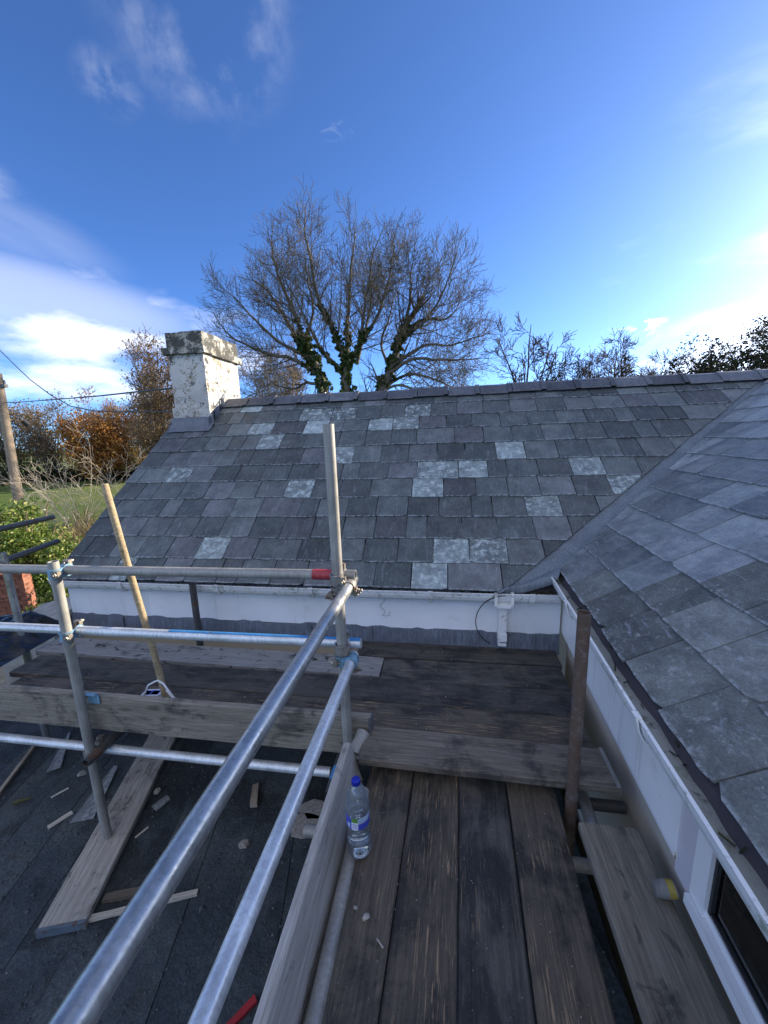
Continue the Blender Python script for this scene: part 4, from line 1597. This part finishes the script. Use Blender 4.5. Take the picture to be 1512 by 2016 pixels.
# grit: chips too small and many to count
def grit(name, mat, n_, seed, smin, smax, label, dens):
    rg_ = random.Random(seed)
    m_ = MB()
    c_ = 0
    tries = 0
    while c_ < n_ and tries < n_ * 20:
        tries += 1
        x, y = rg_.uniform(-4.3, -.35), rg_.uniform(.2, 2.5)
        if mnoise.noise(Vector((x * 1.7, y * 1.7, seed))) * .5 + .5 < rg_.uniform(0, 1) * dens:
            continue
        s_ = rg_.uniform(smin, smax) * (2.2 if rg_.random() < .05 else 1)
        a = rg_.random() * 6.3
        d1 = Vector((math.cos(a), math.sin(a), 0)) * s_
        d2 = Vector((-math.sin(a), math.cos(a), 0)) * s_ * rg_.uniform(.4, 1)
        p = Vector((x, y, FZ + .003))
        t = p + Vector((0, 0, s_ * rg_.uniform(.4, 1.0)))
        m_.add([p - d1 - d2 * .7, p + d1 * .8 - d2, p + d1 + d2, p - d1 * .7 + d2, t - d1 * .35 - d2 * .3, t + d1 * .4, t - d1 * .1 + d2 * .5],
               [(0, 1, 5, 4), (1, 2, 5), (2, 6, 5), (2, 3, 6), (3, 0, 4, 6), (4, 5, 6)])
        c_ += 1
    tag(m_.build(name, mat), label, 'grit', None, 'stuff')


grit('slate_grit', 'stone_dark', 4200, 41, .002, .007, 'dark slate grit and moss crumbs strewn over the flat roof', 1.0)
grit('pale_chippings', 'stone', 260, 42, .0015, .0045, 'pale stone chippings strewn over the flat roof', 1.1)
# crumbs on the near boards
m_ = MB()
rg = random.Random(77)
for i in range(110):
    x, y = rg.uniform(-.32, .47), rg.uniform(.5, 1.46)
    s_ = rg.uniform(.0008, .0026)
    p = Vector((x, y, .0018))
    m_.add([p + Vector((-s_, -s_, 0)), p + Vector((s_, -s_ * .6, 0)), p + Vector((s_ * .3, s_, 0)), p + Vector((0, 0, s_ * 1.2))], [(0, 1, 3), (1, 2, 3), (2, 0, 3)])
for i in range(160):
    x, y = rg.uniform(-2.6, .65), rg.uniform(1.70, 2.5)
    s_ = rg.uniform(.001, .004)
    p = Vector((x, y, .062))
    m_.add([p + Vector((-s_, -s_, 0)), p + Vector((s_, -s_ * .6, 0)), p + Vector((s_ * .3, s_, 0)), p + Vector((0, 0, s_ * 1.2))], [(0, 1, 3), (1, 2, 3), (2, 0, 3)])
tag(m_.build('board_crumbs', 'mortar'), 'mortar crumbs scattered on the scaffold boards', 'crumbs', None, 'stuff')

# tube of foam with a yellow band by the window
m = MB()
m.tube([(0, 0, 0), (.03, 0, .002), (.06, 0, .006)], [.023, .025, .023], 14)
o = m.build('foam_roll', 'grey_foam')
o.location = wl(UJ - .035, .088, .062)
o.rotation_euler = (0, R_(-6), R_(-4))
tag(o, 'small grey roll with a yellow band wedged at the window corner', 'roll')
mm = MB()
mm.tube([(.036, 0, .0035), (.056, 0, .0056)], [.0252, .0242], 14)
mm.build('yellow_band', 'yellow', o)

# loose black cable hooping out of the gutter
m = MB()
pts = []
for i in range(15):
    t = i / 14
    a = math.pi * (.50 + .85 * t)
    pts.append((.395 + .20 * math.cos(a) * .95 - .0, 2.50 - .03 * math.sin(a), .285 + .205 * math.sin(a)))
m.tube(pts, .0035, 6)
o = m.build('loose_cable', 'cable')
tag(o, 'thin black cable looping down beside the short downpipe', 'cable')
m = MB()
pts = [(-.455 + .018 * math.sin(i * .9), 2.562, .41 - i * .013) for i in range(12)] + [(-.43, 2.562, .262), (-.405, 2.563, .27), (-.40, 2.563, .30)]
m.tube(pts, .0012, 5)
o = m.build('dangling_thread', 'cable')
tag(o, 'thin dark thread dangling on the white panel below a gutter bracket', 'thread')

# ------------------------------------------------------------------ overhead cables and utility pole
def sag(a, b, dip, n_=14):
    a, b = Vector(a), Vector(b)
    return [a.lerp(b, i / n_) - Vector((0, 0, dip * 4 * (i / n_) * (1 - i / n_))) for i in range(n_ + 1)]


m = MB()
m.tube([(-20.0, 14.35, 3.62), (-15.353, 11.589, 3.165), (-12.0, 9.6, 2.875), (-8.762, 7.657, 2.62), (-5.622, 5.783, 2.377), (-3.785, 4.687, 2.254), (CX0 - .01, 4.27, 2.205)], .012, 6)
o = m.build('overhead_cable', 'cable')
tag(o, 'thick black overhead cable running straight to the chimney', 'cable')
m = MB()
m.tube([(-12.4, 8.7, 5.8), (-10.5, 7.75, 4.4), (-9.091, 7.078, 3.571), (-8.3, 6.7, 3.14), (-7.654, 6.376, 2.817), (-6.8, 5.96, 2.46), (-6.022, 5.578, 2.21), (-5.2, 5.17, 2.08), (-4.353, 4.762, 2.005), (-3.10, 4.15, 1.921)], .0085, 6)
o = m.build('overhead_cable', 'cable')
tag(o, 'thin slack cable curving down to the foot of the chimney', 'cable')
up_ = empty('utility_pole', (-14.25, 10.62, GZ))
tag(up_, 'weathered wooden utility pole rising from the bushes', 'pole')
m = MB()
m.tube([(.15, -.08, 0), (.06, 0, 3.2), (-.20, .40, 7.4)], [.15, .14, .115], 16)
m.build('post', 'util_pole', up_)
m = MB()
m.box((-.42, .30, 6.95), (.10, .42, 7.05))
for x in (-.36, .04):
    m.tube([(x, .36, 7.05), (x, .36, 7.18)], .035, 8)
m.build('bracket', 'tube_dark', up_)
st_ = empty('stay_wire', (-12.4, 10.1, GZ))
tag(st_, 'thin stay wire with a small black clip above the bare shrub', 'wire')
m = MB()
m.tube([(-1.6, -2.6, 7.9), (.46, -.54, 5.70), (.9, -.1, 4.9), (1.6, .8, 3.6)], .008, 5)
m.build('wire', 'cable', st_)
m = MB()
m.tube([(.43, -.57, 5.75), (.50, -.50, 5.62)], .075, 10)
m.build('clip', 'cable', st_)

# ------------------------------------------------------------------ garden wall and slab beyond the scaffold
wall = empty('brick_wall', (-7.4, 5.2, GZ))
tag(wall, 'sunlit red brick garden wall beyond the scaffold end', 'wall')
fm = frame(Vector((-7.05, 5.15, -.52)) - Vector(wall.location), Vector((-.93, -.36, 0)), Vector((0, 0, 1)))
bl, bh, bd = .215, .065, .1025
rgb = random.Random(12)
bm_ = MB()
bm_.box((-bl / 2, 0, -bd), (bl / 2, bh, bd))
brick_me = bm_.mesh('brick', 'brick')
core = MB()
core.box((.014, -2.86, -bd + .014), (2.6, -.002, bd - .014), fm)
core.build('core', 'brick_mortar', wall)
for r_ in range(13):
    y = -.075 * (r_ + 1)
    for c_ in range(11):
        x = .113 + c_ * .225 + (.1125 if r_ % 2 else 0)
        o = bpy.data.objects.new('brick', brick_me)
        col.objects.link(o)
        o.parent = wall
        o.matrix_local = fm @ Matrix.Translation((x, y + .005, rgb.uniform(-.002, .003) - .004))
    if r_ % 2:
        o = bpy.data.objects.new('brick', brick_me)
        col.objects.link(o)
        o.parent = wall
        o.matrix_local = fm @ Matrix.Translation((.056, y + .005, 0)) @ Matrix.Scale(.48, 4, (1, 0, 0))
cop = MB()
for c_ in range(9):
    cop.prism([(-.02 + c_ * .30, .0), (-.02 + c_ * .30 + .292, .0), (-.02 + c_ * .30 + .29, .05), (-.02 + c_ * .30 + .004, .052)], -bd - .03, bd + .05, fm)
cop.build('coping', 'brick', wall)
m = MB()
m.prism([(-.42, -.3), (.45, -.34), (.48, .32), (-.35, .36)], 0, .06, frame((-5.25, 3.95, -.66), (1, .12, .25), (-.05, 1, .25)))
m.box((-.45, -.3, -2.8), (.45, .3, -.12), Matrix.Translation((-5.25, 3.95, -.60)))
o = m.build('concrete_plinth', 'concrete')
tag(o, 'grey concrete slab below the roof corner', 'slab')

# ------------------------------------------------------------------ trees
def rvec(rg_):
    while True:
        p = Vector((rg_.uniform(-1, 1), rg_.uniform(-1, 1), rg_.uniform(-1, 1)))
        if .01 < p.length < 1:
            return p.normalized()


def branch(mb_, rg_, p, d, L, r, lvl, P, tips=None):
    n_ = max(3, int(P['seg'][lvl]))
    st = L / n_
    pts, rad = [p.copy()], [r]
    dirs = [d.copy()]
    q = p.copy()
    for i in range(n_):
        d = (d + rvec(rg_) * P['wob'][lvl] + Vector((0, 0, 1)) * P['up'][lvl] * (.4 + i / n_)).normalized()
        q = q + d * st
        pts.append(q.copy())
        dirs.append(d.copy())
        rad.append(max(P['rmin'], r * (1 - (i + 1) / n_ * .8)))
    mb_.tube(pts, rad, 6 if r > .08 else (4 if r > .025 else 3), caps=False)
    if lvl + 1 < len(P['num']):
        nn = P['num'][lvl + 1]
        for c_ in range(nn):
            t = P['from'][lvl + 1] + (1 - P['from'][lvl + 1]) * (c_ + rg_.random()) / nn
            i = min(n_ - 1, int(t * n_))
            f_ = t * n_ - i
            bp = pts[i].lerp(pts[i + 1], f_)
            bd_ = dirs[i + 1]
            sd = rvec(rg_)
            sd = (sd - bd_ * sd.dot(bd_))
            sd = sd.normalized() if sd.length > .01 else bd_.orthogonal()
            a = R_(P['ang'][lvl + 1] * rg_.uniform(.7, 1.25))
            cdn = bd_ * math.cos(a) + sd * math.sin(a)
            cl_ = P['len'][lvl + 1] * rg_.uniform(.6, 1.25) * (1 - .45 * t)
            branch(mb_, rg_, bp, cdn, cl_, max(P['rmin'], rad[i] * .55), lvl + 1, P, tips)
    elif tips is not None:
        tips.append((pts[-1], d))


def leaves(mb_, rg_, c_, spread, n_, size):
    for _ in range(n_):
        p = c_ + rvec(rg_) * spread * (rg_.random() ** .5)
        a = rvec(rg_)
        b = rvec(rg_)
        b = (b - a * a.dot(b)).normalized()
        s_ = size * rg_.uniform(.6, 1.3)
        nn = a.cross(b) * s_ * .15
        mb_.add([p - a * s_ * .5, p + b * s_ * .32 + nn, p + a * s_ * .5, p - b * s_ * .32 + nn], [(0, 1, 2, 3)])


# the big ivy-clad ash
rg = random.Random(5)
TX, TY = -5.6, 22.0
ash = empty('ash_tree', (TX, TY, GZ))
tag(ash, 'large bare ash tree with ivy on its three stems behind the roof', 'tree')
tk, tw, iv = MB(), MB(), MB()
ASH = dict(seg=[6, 7, 6, 4], wob=[.10, .15, .17, .15], up=[.02, .05, .085, .12], num=[0, 12, 8, 5], ang=[0, 50, 48, 40], len=[0, 2.5, 1.5, .70], rmin=.0075)
ASH['from'] = [0, .16, .12, .15]
# stems and limbs as (x, z) of the photographed skeleton with a depth y; z above the ground
def limb(pts, r0, r1, ivy_to=0.0, ivy_r=.30, ivy_n=90, spawn=True, nb=15):
    ps = [Vector((x_ * .92, y_, z_ if z_ < 8 else 8 + (z_ - 8) * .80)) for x_, y_, z_ in pts]
    # smooth the hand-set points
    out = []
    for i in range(len(ps) - 1):
        pm, p0_, p1_, pn = ps[max(0, i - 1)], ps[i], ps[i + 1], ps[min(len(ps) - 1, i + 2)]
        for k2 in range(4):
            t = k2 / 4
            out.append(.5 * ((2 * p0_) + (p1_ - pm) * t + (2 * pm - 5 * p0_ + 4 * p1_ - pn) * t * t + (3 * p0_ - pm - 3 * p1_ + pn) * t ** 3))
    out.append(ps[-1])
    out = [p + rvec(rg) * .04 for p in out]
    n_ = len(out)
    rad = [(r0 + (r1 - r0) * i / (n_ - 1)) * .95 for i in range(n_)]
    tk.tube(out, rad, 8, caps=False)
    if spawn:
        for c_ in range(nb):
            t = .22 + .78 * (c_ + rg.random()) / nb
            i = min(n_ - 2, int(t * (n_ - 1)))
            d = (out[i + 1] - out[i]).normalized()
            sd = rvec(rg)
            sd = (sd - d * sd.dot(d)).normalized()
            a = R_(52 * rg.uniform(.6, 1.2))
            branch(tw, rg, out[i], d * math.cos(a) + sd * math.sin(a), 2.9 * rg.uniform(.6, 1.15) * (1.15 - .5 * t), max(.016, rad[i] * .36), 1, ASH)
        branch(tw, rg, out[-1], (out[-1] - out[-2]).normalized(), 1.5, r1, 1, ASH)
    if ivy_to > 0:
        ni = int(n_ * ivy_to * 5)
        for i5 in range(ni):
            k2 = 1.0 - .5 * i5 / ni
            i = min(n_ - 2, i5 // 5)
            if out[i].z < 5:
                continue
            c5 = out[i].lerp(out[i + 1], (i5 % 5) / 5)
            k2 *= .75 + .55 * mnoise.noise(c5 * 1.3)
            for _ in range(3):
                q = c5 + rvec(rg) * (rad[i] * .9 + ivy_r * k2 * rg.uniform(.05, 1.0))
                leaves(iv, rg, q, ivy_r * .45 * k2, int(ivy_n * k2 * .35), .19)


B = 0.0
limb([(-.9, 0, 0), (-1.0, 0, 4), (-1.25, .1, 7.4), (-2.0, .2, 9.6), (-2.6, .3, 11.2)], .34, .20, .98, .55, 150, False)
limb([(0.1, 0, 0), (0.1, -.2, 4), (.15, -.3, 7.6), (.3, -.4, 9.3)], .34, .24, 1.0, .52, 150, False)
limb([(1.1, .3, 0), (1.6, .3, 4), (2.0, .3, 7.0), (2.9, .4, 8.9), (3.3, .4, 10.4), (4.0, .5, 12.0)], .32, .18, .92, .42, 110, True, 9)
# left stem's crown
limb([(-2.0, .2, 9.6), (-3.2, .6, 11.6), (-4.0, .9, 13.2), (-4.9, 1.1, 14.8)], .17, .06, .35, .24, 60)
limb([(-2.3, .2, 10.4), (-2.7, -.4, 12.6), (-3.3, -.7, 14.6), (-3.6, -.9, 16.1)], .15, .05, .3, .2, 50)
limb([(-1.6, .1, 8.6), (-3.0, -.5, 9.7), (-4.6, -1.0, 10.1), (-6.4, -1.4, 11.2)], .14, .045, .25, .18, 40)
limb([(-1.4, .1, 7.9), (-2.7, .8, 8.3), (-4.0, 1.3, 8.0), (-5.4, 1.6, 8.5)], .11, .035, 0, 0, 0)
limb([(-1.1, 0, 6.6), (-2.2, -.7, 7.2), (-3.4, -1.1, 6.7), (-4.6, -1.5, 6.9)], .09, .03, 0, 0, 0, True, 8)
# middle stem's crown
limb([(.3, -.4, 9.2), (-.3, -.6, 11.2), (-1.0, -.9, 13.0), (-1.3, -1.1, 15.4), (-1.5, -1.2, 17.0)], .17, .045, .45, .26, 70)
limb([(.3, -.4, 9.2), (.45, -.3, 11.5), (.6, -.1, 14.0), (.9, .1, 16.6)], .17, .045, .35, .26, 70)
limb([(.3, -.4, 9.0), (1.3, -.9, 10.3), (1.7, -1.3, 12.2), (2.3, -1.7, 14.6)], .14, .04, .45, .26, 70)
limb([(.2, -.3, 8.4), (-.9, -1.0, 9.9), (-1.5, -1.5, 11.4), (-2.2, -1.9, 13.4)], .12, .035, .4, .24, 60)
limb([(.6, 1.0, 9.4), (1.0, 1.6, 11.6), (1.4, 2.0, 13.6), (1.5, 2.3, 15.2)], .12, .035, 0, 0, 0)
# right stem's crown
limb([(3.3, .4, 10.2), (3.9, .2, 12.0), (4.2, .0, 13.6), (4.2, -.2, 14.4)], .12, .035, .3, .2, 40)
limb([(3.6, .4, 11.0), (4.9, .7, 12.0), (6.0, .9, 11.9), (6.7, 1.0, 12.4)], .12, .035, .2, .16, 30)
limb([(2.4, .4, 8.3), (4.2, -.4, 9.2), (5.8, -1.0, 8.9), (7.2, -1.4, 8.7)], .12, .035, 0, 0, 0)
limb([(2.1, .3, 7.4), (3.8, .9, 8.5), (5.6, 1.4, 8.0), (7.0, 1.7, 7.4)], .11, .03, 0, 0, 0)
limb([(2.0, .3, 7.0), (3.2, -.8, 7.6), (4.8, -1.4, 7.1), (6.2, -1.8, 6.5)], .10, .03, 0, 0, 0)
limb([(2.8, .4, 8.8), (2.2, .9, 10.6), (2.7, 1.2, 12.4), (2.9, 1.4, 13.6)], .10, .03, 0, 0, 0)
limb([(-2.2, .2, 10.0), (-3.9, -.3, 11.0), (-5.2, -.6, 12.4), (-6.0, -.8, 13.6)], .11, .03, .2, .16, 30)
limb([(-2.6, .3, 11.0), (-2.0, .8, 13.0), (-2.3, 1.2, 15.0), (-2.5, 1.4, 16.4)], .11, .03, .2, .16, 30)
limb([(1.3, -.9, 10.3), (2.4, -.6, 12.2), (3.0, -.4, 14.2), (3.2, -.2, 15.6)], .10, .03, .2, .16, 30)
limb([(3.3, .4, 10.4), (5.0, -.2, 11.6), (6.0, -.6, 13.0), (6.4, -.8, 14.0)], .10, .03, .2, .14, 30)
limb([(2.9, .4, 8.9), (4.8, .6, 10.2), (6.4, .8, 10.2), (7.6, 1.0, 10.6)], .10, .03, 0, 0, 0)
tk.build('trunk', 'bark_ash', ash)
tw.build('crown', 'bark_ash', ash)
iv.build('ivy', 'ivy', ash)


def bare_tree(name, loc, h, spread, label, seed, bark='bark_brown', leafmat=None, leafn=0, leafsize=.14, multi=1, dens=1.0, trunk_h=.25, up=.05, ivy=0, leaf_spread=.5, rmin=.012, r0=None, group=None, thin=1.0):
    rg_ = random.Random(seed)
    t = empty(name, loc)
    tag(t, label, 'tree', group)
    tm, cm, lm = MB(), MB(), MB()
    tips = []
    Pp = dict(seg=[6, 5, 4, 3], wob=[.10, .18, .22, .25], up=[.03, up, up * 1.3, up * 1.6], num=[0, int(11 * dens), int(7 * dens), 5], ang=[0, 48, 44, 40],
              len=[0, spread * .62, spread * .36, spread * .20], rmin=rmin)
    Pp['from'] = [0, .05, .12, .12]
    r0 = r0 or h * .018
    for s_ in range(multi):
        a = rg_.random() * 6.28
        base = Vector((math.cos(a), math.sin(a), 0)) * (.25 * spread * (multi > 1) * rg_.random())
        lean = Vector((math.cos(a) * .30, math.sin(a) * .30, 1)) if multi > 1 else Vector((rg_.uniform(-.08, .08), rg_.uniform(-.08, .08), 1))
        lean.normalize()
        th = h * trunk_h
        top = base + lean * th
        tm.tube([base, base.lerp(top, .5) + rvec(rg_) * .05, top], [r0, r0 * .85, r0 * .75], 7, caps=False)
        nb = int(5 + 2 * dens) if multi == 1 else 3
        for b in range(nb):
            aa = 6.28 * (b + rg_.random() * .7) / nb
            out = rg_.uniform(.25, .95) * spread / h * 1.6
            d = (lean + Vector((math.cos(aa), math.sin(aa), 0)) * out).normalized()
            branch(cm, rg_, base.lerp(top, rg_.uniform(.55, 1)), d, (h - th) * rg_.uniform(.75, 1.02), r0 * .5, 0, Pp, tips)
    tm.build('trunk', bark, t)
    cm.build('crown', bark, t)
    if leafmat and leafn:
        for _ in range(leafn // 12):
            p, d = rg_.choice(tips)
            leaves(lm, rg_, p - d * rg_.random() * .6, leaf_spread, 12, leafsize)
        lm.build('leaves', leafmat, t)
    return t


g_ = GZ
bare_tree('hedgerow_tree', (-21.7, 26, g_), 12.6, 3.6, 'brown bare tree left of the chimney with clinging dead leaves', 101, 'bark_brown', 'leaf_brown', 9000, .16, 1, 1.2, .22, .05, leaf_spread=.8)
bare_tree('hedgerow_tree', (-12.6, 28, g_), 12.0, 3.8, 'tangled brown tree just right of the chimney', 102, 'bark_brown', 'leaf_brown', 5000, .14, 1, 1.2, .2, .05, leaf_spread=.9)
bare_tree('hedgerow_tree', (5.9, 30, g_), 13.4, 3.3, 'slim bare tree standing alone above the middle of the ridge', 103, 'bark', None, 0, .1, 1, .8, .42, .07, rmin=.019)
bare_tree('hedgerow_tree', (9.8, 33, g_), 10.9, 3.0, 'upright twiggy tree nearest the slim bare tree', 104, 'bark', None, 0, .1, 3, 1.2, .2, .045, rmin=.014)
bare_tree('hedgerow_tree', (12.0, 32, g_), 11.3, 3.0, 'tallest of the twiggy trees before the bright cloud', 105, 'bark', 'leaf_brown', 900, .13, 3, 1.2, .2, .045, rmin=.014)
bare_tree('hedgerow_tree', (15.0, 33, g_), 10.6, 3.2, 'low twiggy tree left of the oak', 106, 'bark', 'leaf_brown', 1400, .13, 3, 1.2, .2, .045, rmin=.014)
bare_tree('evergreen_bush', (6.3, 29, g_), 7.7, 3.2, 'dark rounded bush top behind the ridge under the slim tree', 107, 'bark', 'leaf_olive', 14000, .17, 3, .8, .3, .03, leaf_spread=.7)
bare_tree('oak_tree', (18.9, 30, g_), 11.0, 4.6, 'leafy oak against the bright sky', 108, 'bark', 'leaf_dark', 9000, .20, 1, .9, .45, .01, leaf_spread=.55)
bare_tree('oak_tree', (24.2, 31, g_), 14.6, 4.6, 'tall leafy oak cut off by the picture edge', 109, 'bark', 'leaf_dark', 9000, .20, 1, .9, .40, .02, leaf_spread=.6)
bare_tree('hedgerow_tree', (22.2, 34, g_), 10.4, 4.0, 'thin tree between the two oaks', 110, 'bark', 'leaf_dark', 2500, .18, 1, .8, .4, .03)
# far hedge beyond the field
fh = [((-70, 42), 12.5, 4.4, 'bark_brown', 'leaf_brown', 3200, 'brown tree in the far hedge behind the utility pole'),
      ((-63, 46), 11.6, 4.4, 'bark_brown', 'leaf_olive', 3600, 'olive brown tree in the far hedge right of the utility pole'),
      ((-57.5, 49), 12.6, 4.4, 'bark_light', 'leaf_brown', 3400, 'pale twiggy tree in the middle of the far hedge'),
      ((-52, 50), 12.8, 4.4, 'bark_brown', 'leaf_orange', 2600, 'russet tinted tree in the far hedge left of the beech'),
      ((-47.5, 52), 11.4, 4.0, 'bark_light', 'leaf_brown', 1800, 'bare tree rising behind the orange beech'),
      ((-38, 50), 12.2, 4.2, 'bark_brown', 'leaf_brown', 3600, 'dark tree in the far hedge hidden partly by the roof edge')]
for i, ((x, y), h_, s_, bk, lf_, ln, lb) in enumerate(fh):
    bare_tree('hedge_tree', (x, y, g_), h_, s_, lb, 200 + i, bk, lf_, ln, .30, 3, .85, .15, .06, leaf_spread=1.3, rmin=.022)
bare_tree('beech_tree', (-46.5, 47, g_), 9.4, 3.9, 'orange leaved beech glowing in the far hedge', 220, 'bark_brown', 'leaf_orange', 9000, .34, 3, .7, .12, .04, leaf_spread=1.2, rmin=.02)
bare_tree('field_maple', (-40.5, 46.5, g_), 7.6, 2.3, 'bright yellow shrub at the end of the beech', 221, 'bark_brown', 'leaf_yellow', 5000, .30, 3, .6, .12, .04, leaf_spread=.9, rmin=.02)
# dark foot of the hedge
rg = random.Random(66)
m = MB()
for i in range(2600):
    t = rg.random()
    x, y = -78 + 46 * t, 39 + 11 * min(1, t * 1.7) + rg.uniform(-1, 1)
    leaves(m, rg, Vector((x, y, g_ + abs(rg.gauss(0, 1.3)))), .8, 9, .34)
tag(m.build('hedge_undergrowth', 'leaf_dark'), 'dark undergrowth along the foot of the far hedge', 'hedge', None, 'stuff')

# pale bare shrub in front of the field
rg = random.Random(9)
sh = empty('bare_shrub', (-12.55, 11.0, GZ))
tag(sh, 'pale leafless shrub with arching twigs in front of the field', 'shrub')
cm, tm = MB(), MB()
SP = dict(seg=[9, 6, 4], wob=[.10, .20, .25], up=[.00, .03, .04], num=[0, 8, 4], ang=[0, 46, 46], len=[0, 1.3, .6], rmin=.0042)
SP['from'] = [0, .25, .15]
tm.tube([(0, 0, 0), (.05, .02, 1.2), (.05, .02, 2.2)], [.09, .075, .06], 7, caps=False)
for i in range(13):
    a = 6.28 * i / 13 + rg.random()
    d = Vector((math.cos(a) * .75, math.sin(a) * .55, rg.uniform(.5, 1.4))).normalized()
    branch(cm, rg, Vector((.05, .02, rg.uniform(1.2, 2.3))), d, rg.uniform(2.0, 3.6), .017, 0, SP)
tm.build('trunk', 'bark_pale', sh)
cm.build('crown', 'bark_pale', sh)


def bush(name, loc, rx, ry, h, n_, size, mat, label, seed, cat='bush'):
    rg_ = random.Random(seed)
    t = empty(name, loc)
    tag(t, label, cat)
    sm, lm = MB(), MB()
    for _ in range(16):
        a = rg_.random() * 6.28
        e = Vector((math.cos(a) * rx * rg_.uniform(.2, .8), math.sin(a) * ry * rg_.uniform(.2, .8), h * rg_.uniform(.6, .95)))
        sm.tube([(0, 0, 0), e * .5 + Vector((0, 0, .15 * h)), e], [.05, .03, .012], 5, caps=False)
    sm.build('stems', 'bark_brown', t)
    cs = []
    for _ in range(int(n_ / 26)):
        d = rvec(rg_)
        d.z = abs(d.z) * 1.0
        k2 = rg_.uniform(.62, 1.02) * (1 + .22 * mnoise.noise(d * 2.4 + Vector((seed, 0, 0))))
        c_ = Vector((d.x * rx * k2, d.y * ry * k2, h * (.25 + .75 * d.z * k2) if d.z > .0 else .2))
        leaves(lm, rg_, c_, .26, 26, size)
    lm.build('leaves', mat, t)
    return t


bush('laurel_bush', (-10.6, 7.6, GZ), 1.25, 1.2, 3.75, 13000, .105, 'laurel', 'sunlit yellow green laurel bush at the picture edge', 301)
bush('laurel_bush', (-8.9, 7.5, GZ), 1.05, 1.0, 2.75, 11000, .095, 'laurel', 'lower laurel bush beside the roof edge', 302)
bush('laurel_bush', (-12.9, 8.8, GZ), 1.3, 1.1, 3.4, 8000, .10, 'laurel', 'laurel bush behind the dark rail ends', 303)
bush('ivy_bush', (-6.35, 5.2, GZ), .55, .55, 2.9, 5000, .085, 'laurel', 'small bush growing against the brick wall end', 304)
# brambles and dry grass between bush and field
rg = random.Random(55)
m = MB()
for i in range(7500):
    x, y = rg.uniform(-12.8, -6.8), rg.uniform(7.0, 11.6)
    zt = -1.60 + .45 * mnoise.noise(Vector((x * .9, y * .9, 2))) + (y - 8.5) * .20
    a = rg.random() * 6.28
    b = Vector((x, y, zt - .55 * rg.random()))
    L = rg.uniform(.25, .8)
    e = b + Vector((math.cos(a) * L * .55, math.sin(a) * L * .55, L * rg.uniform(.3, .9)))
    md = b.lerp(e, .55) + Vector((0, 0, L * .22))
    sd = Vector((-math.sin(a), math.cos(a), 0)) * .007
    m.add([b - sd, b + sd, md + sd, md - sd, e], [(0, 1, 2, 3), (3, 2, 4)])
for i in range(700):
    x, y = rg.uniform(-12.8, -6.8), rg.uniform(7.0, 11.6)
    zt = -1.70 + .45 * mnoise.noise(Vector((x * .9, y * .9, 2))) + (y - 8.5) * .20
    leaves(m, rg, Vector((x, y, zt - .2)), .35, 9, .085)
tag(m.build('dry_grass', 'dry_grass'), 'tangle of dry grass and brambles on the bank behind the laurel', 'grass', None, 'stuff')
# the bank they grow on
m = MB()
nx, ny = 20, 14
vs2 = []
for j in range(ny + 1):
    for i in range(nx + 1):
        x, y = -16 + 10.2 * i / nx, 6.2 + 7.5 * j / ny
        fx, fy = i / nx, j / ny
        e_ = min(1, 5 * fy, 4 * (1 - fy), 4 * (1 - fx), 4 * fx)
        zt = -2.1 + .45 * mnoise.noise(Vector((x * .9, y * .9, 2))) + (y - 8.5) * .20
        vs2.append((x, y, GZ - .05 + max(0, (zt - GZ)) * e_))
m.add(vs2, [(j * (nx + 1) + i, j * (nx + 1) + i + 1, (j + 1) * (nx + 1) + i + 1, (j + 1) * (nx + 1) + i) for j in range(ny) for i in range(nx)], True)
tag(m.build('bank', flat('bank_soil', (.10, .085, .04), .95, .35, 2)), 'overgrown earth bank behind the house', None, None, 'structure')
